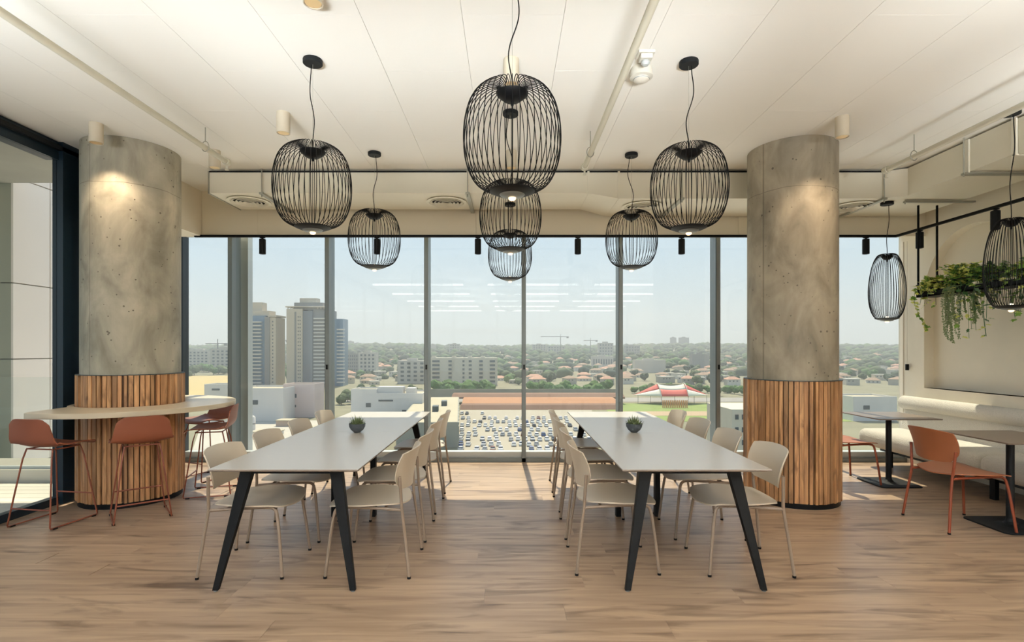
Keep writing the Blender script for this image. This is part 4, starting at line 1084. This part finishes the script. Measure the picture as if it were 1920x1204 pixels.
low(531, 590, 723, 783, pk, 'pinkish flat-roofed building between the white ones', 14, ((.35, .68, 2.4, 2), (.3, .3, 1.6, 1.4), (.36, .36, 1.6, 1.2)), ())
low(658, 706, 733, 792, wh, 'white flat-roofed building with one small window behind the left table', 16, ((.68, .55, 2.4, 2),), ())
low(706, 792, 741, 792, wh, 'stepped white building left of the third mullion', 24, ((.2, .8, 7, .8), (.6, .4, 2, 1.5)), ((.0, .55, .1, 3.8), (.6, .8, .2, 3)))
low(383, 437, 723, 760, wh, 'low grey building on the yellow field', 14, ((.4, .8, 5, 1.2),), ())
low(1600, 1682, 747, 790, wh, 'white low building seen right of the right column', 18, ((.3, .6, 3, 2),), ())
D = 96; t = thing('low_building', 'beige building with small square windows beside the right column', 'building', (gxy(1372, D), D, G)); hh = CH - (768-655)*D/1000 - G
MB().box(0, 16, 0, 12, 0, hh).build('walls', crm, t)
for r_ in range(4):
    for c in range(5): MB().box(.6+c*1.2, 1.2+c*1.2, -.08, .05, hh-1.8-r_*2.3, hh-.9-r_*2.3).build('window', win, t)
# grey building on the left side of the lot
t = thing('low_building', 'long grey building along the left side of the parking lot', 'building', (gxy(860, 190), 190, G), R(5.2))
MB().box(-22, 0, 0, 100, 0, 9).build('walls', simple('grey_render', rgb(148, 148, 136), .85, var=.12, scale=.2), t); MB().box(-21.5, -.5, .5, 99.5, 9, 9.1).build('roof', rf, t)
for i in range(9): MB().box(-.02, .15, 4+i*10.5, 8+i*10.5, 2, 7).build('panel', simple('panel_%d' % i, rgb(170, 170, 158), .8) if i == 0 else bpy.data.materials['panel_0'], t)
for i in range(3): MB().box(-14+i*3, -11.5+i*3, 10+i*22, 16+i*22, 9.1, 11.3).build('roof_unit', M['alu_dark'], t)
# roof plant and canopies of the near plaza
for i, (px, py, w_, h_, lab) in enumerate(((540, 800, 11, 2.6, 'low brick box on the pale forecourt behind the left chairs'), (470, 806, 3.5, 6, 'white storage tank on the pale forecourt'), (497, 818, 10, 1.5, 'flat white canopy on the pale forecourt'), (600, 812, 9, 2, 'low white shed on the pale forecourt'), (400, 800, 9, 3, 'pale shed seen through the bar stool legs'))):
    D = dist(py); t = thing('shed' if i != 1 else 'storage_tank', lab, 'shed' if i != 1 else 'tank', (gxy(px, D), D, G))
    if i == 1: MB().lathe([(1.9, 0), (1.9, 5.4), (1.4, 6), (0, 6.2)], 16).build('tank_body', wh, t, smooth=40); MB().lathe([(1.95, 2.5), (2.0, 2.5), (2.0, 2.9), (1.95, 2.9)], 16).build('band', tgr, t)
    else: MB().box(-w_/2, w_/2, 0, 6, 0, h_).build('walls', wh if i else simple('pale_brick', rgb(190, 168, 150), .9), t); MB().box(-w_/2-.3, w_/2+.3, -.3, 6.3, h_, h_+.3).build('roof', rf, t)

# striped tent
D = 345; cx = gxy(1257, D)
t = thing('striped_tent', 'large red and white striped event tent on the lawn', 'tent', (cx, D, G))
red = simple('tent_red', rgb(206, 96, 84), .7, var=.06); wht = simple('tent_white', rgb(224, 220, 202), .7, var=.05)
def tz(x, v):      # v 0 at the front hem .. 1 at the ridge
    ax = abs(x); ridge = 12.6 - .9*math.cos(x/8.5*PI/2)*1.0 if ax < 8.5 else 12.6 - (ax-8.5)/16*7.4
    hem = 5.4
    return hem + (max(ridge, hem) - hem)*(v**.8 if v < 1 else 1)
def tent_panel(xa_, xb_, va, vb, mat):
    n_ = 8; vs = []; fs = []
    for i in range(n_+1):
        x = xa_ + (xb_-xa_)*i/n_; tap = 1 if abs(x) < 8.5 else max(.08, 1-(abs(x)-8.5)/16)
        for j in range(4):
            v = va + (vb-va)*j/3; vs.append((x, -(1-v)*10*tap, tz(x, v)))
    for i in range(n_):
        for j in range(3): a = i*4+j; fs.append((a, a+4, a+5, a+1))
    o = MB().add(vs, fs).build('canvas_panel', mat, t, smooth=60); sl = o.modifiers.new('thick', 'SOLIDIFY'); sl.thickness = .08
for xa_, xb_, lo_, hi_ in ((-24.5, -8.5, wht, red), (-8.5, 8.5, red, wht), (8.5, 24.5, wht, red)):
    tent_panel(xa_, xb_, 0, .5, lo_); tent_panel(xa_, xb_, .5, 1, hi_)
o_ = [MB().add([(x, (1-v)*10*(1 if abs(x) < 8.6 else .08), tz(x, v)) for x in (-24.5, -8.5, 8.5, 24.5) for v in (1, .5, 0)], [(i*3+j, i*3+j+1, i*3+j+4, i*3+j+3) for i in range(3) for j in range(2)]).build('rear_canvas', wht, t)]
for sx in (-1, 1):
    MB().tube(smooth_path([(sx*8.5, -10, 5.0), (sx*8.6, -5, 11.0), (sx*8.7, 0, 13.2), (sx*8.6, 5, 11), (sx*8.5, 10, 5)], 5), .22, 6).build('arch', wht, t)
for x in (-22, -14, -8.5, 0, 8.5, 14, 22):
    MB().tube([(x, -9 if abs(x) < 10 else -4, 0), (x, -9 if abs(x) < 10 else -4, 5.6)], .14, 6).build('pole', tgr, t)
# orange site fence and floodlit lamp posts
org = simple('site_fence', rgb(214, 150, 96), .8)
t = thing('site_fence', 'orange slatted site fence in front of the tent', 'fence', (gxy(1262, 320), 318, G))
for i in range(14): MB().box(-7+i*1.1, -6.3+i*1.1, -.05, .05, 0, 4.6).build('fence_board', org, t)
# cranes
def crane(px, D, yt, jib_l, jib_r, label):
    zt = CH + (655-yt)*D/1000; zb = gz(D); t = thing('tower_crane', label, 'crane', (gxy(px, D), D, zb)); h = zt-zb
    cmx = bpy.data.materials.get('crane_steel') or simple('crane_steel', rgb(120, 120, 118), .6)
    MB().box(-.9, .9, -.9, .9, 0, h).build('mast', cmx, t); MB().box(-jib_l, jib_r, -.6, .6, h, h+1.4).build('jib', cmx, t)
    MB().box(-.5, .5, -.5, .5, h, h+8).build('apex', cmx, t); MB().box(jib_r*.7, jib_r*.95, -1.5, 1.5, h-3, h).build('counterweight', cmx, t)
crane(1051, 1400, 632, 52, 22, 'tower crane on the skyline right of the middle mullion')
crane(1107, 1450, 639, 18, 20, 'smaller tower crane on the skyline left of the right mullion')
crane(532, 1000, 639, 18, 6, 'tower crane between the two residential towers')
crane(408, 820+60, 645, 20, 16, 'tower crane over the hazy blocks in the leftmost pane')

random.seed(43)
n_t = 0
while n_t < 250:
    px = random.uniform(345, 1720); py = random.uniform(664, 723)
    if 450 < px < 650 and py > 700: py = random.uniform(664, 690)
    D = D_of(py); k = random.randrange(6)
    if 740 < px < 940 and 545 > D > 440: continue
    if 350 < px < 440 and D < 700: continue
    if 1185 < px < 1330 and D < 420: continue
    sc_ = random.uniform(.8, 1.3)*(1 if D < 1000 else 1.4); n_t += 1
    if not free(gxy(px, D), D, 3.5*sc_): continue
    OCC.append((gxy(px, D), D, 4*sc_))
    tree(gxy(px, D), D, sc_, k, kinds[k % 3] + ' beyond the lot, ' + pane(px), kinds[k % 3] + 's in the suburb, ' + pane(px))
for i in range(26):   # bright row before the apartment block and behind the wall
    px = 822 + i*12.5 + random.uniform(-3, 3)
    if 920 < px < 985: continue
    D = random.uniform(398, 425); tree(gxy(px, D), D, random.uniform(1.0, 1.5), random.choice((1, 4)), 'bright green tree behind the long retaining wall', 'bright trees behind the retaining wall')
for i in range(13):
    D = random.uniform(320, 420); tree(gxy(640 + i*12, D), D, random.uniform(.7, 1.05), random.choice((0, 1, 3)), 'bushy green tree around the low white buildings', 'trees around the white buildings')
for i in range(10):
    D = random.uniform(690, 780); tree(gxy(346 + i*9, D), D, random.uniform(1.2, 1.6), random.choice((0, 3, 4)), 'hazy tree at the far end of the yellow field', 'trees at the yellow field')
for i in range(14):
    D = random.uniform(395, 440); tree(gxy(1190 + i*17, D), D, random.uniform(.7, 1.1), random.choice((0, 1, 4)), 'green tree behind the striped tent', 'trees behind the tent')
# the rest of the far woods as one mass
m = MB(); ico = bmesh.new(); bmesh.ops.create_icosphere(ico, subdivisions=1, radius=1); iv = [v.co.copy() for v in ico.verts]; fi = [tuple(v.index for v in f.verts) for f in ico.faces]; ico.free()
random.seed(51)
for i in range(4200):
    px = random.uniform(150, 1900); D = 620 + 1750*random.random()**.8
    if 350 < px < 460 and D < 800: continue
    if not free(gxy(px, D), D, 7): continue
    s_ = random.uniform(3.5, 8)*(1 + D/2500); c = Vector((gxy(px, D), D, gz(D) + (math.sin(gxy(px, D)*.004+D*.002)*4 + math.sin(gxy(px, D)*.011)*2)*ss((D-700)/1200) + s_*.45))
    m.add([c + Vector((v.x*s_*1.2, v.y*s_*1.2, v.z*s_*.8 + random.uniform(-.1, .1)*s_)) for v in iv], fi, random.choice((0, 0, 1, 2)))
tag(m.build('distant_woods', tg, smooth=80), 'hazy wooded slopes up to the horizon', 'woods', kind='stuff')


# haze over the city: a real scattering air layer
hz = bpy.data.materials.new('city_haze'); hz.use_nodes = True; n = hz.node_tree; n.nodes.clear()
vs_ = N(n, 'ShaderNodeVolumeScatter'); vs_.inputs['Color'].default_value = (.93, .97, 1, 1); vs_.inputs['Density'].default_value = .00038; vs_.inputs['Anisotropy'].default_value = .2
oo = N(n, 'ShaderNodeOutputMaterial'); n.links.new(vs_.outputs[0], oo.inputs['Volume'])
hb = MB().box(-3400, 3400, 60, 3150, G-6, 200).build('haze', hz); tag(hb, 'pale haze lying over the city', 'haze', kind='stuff')
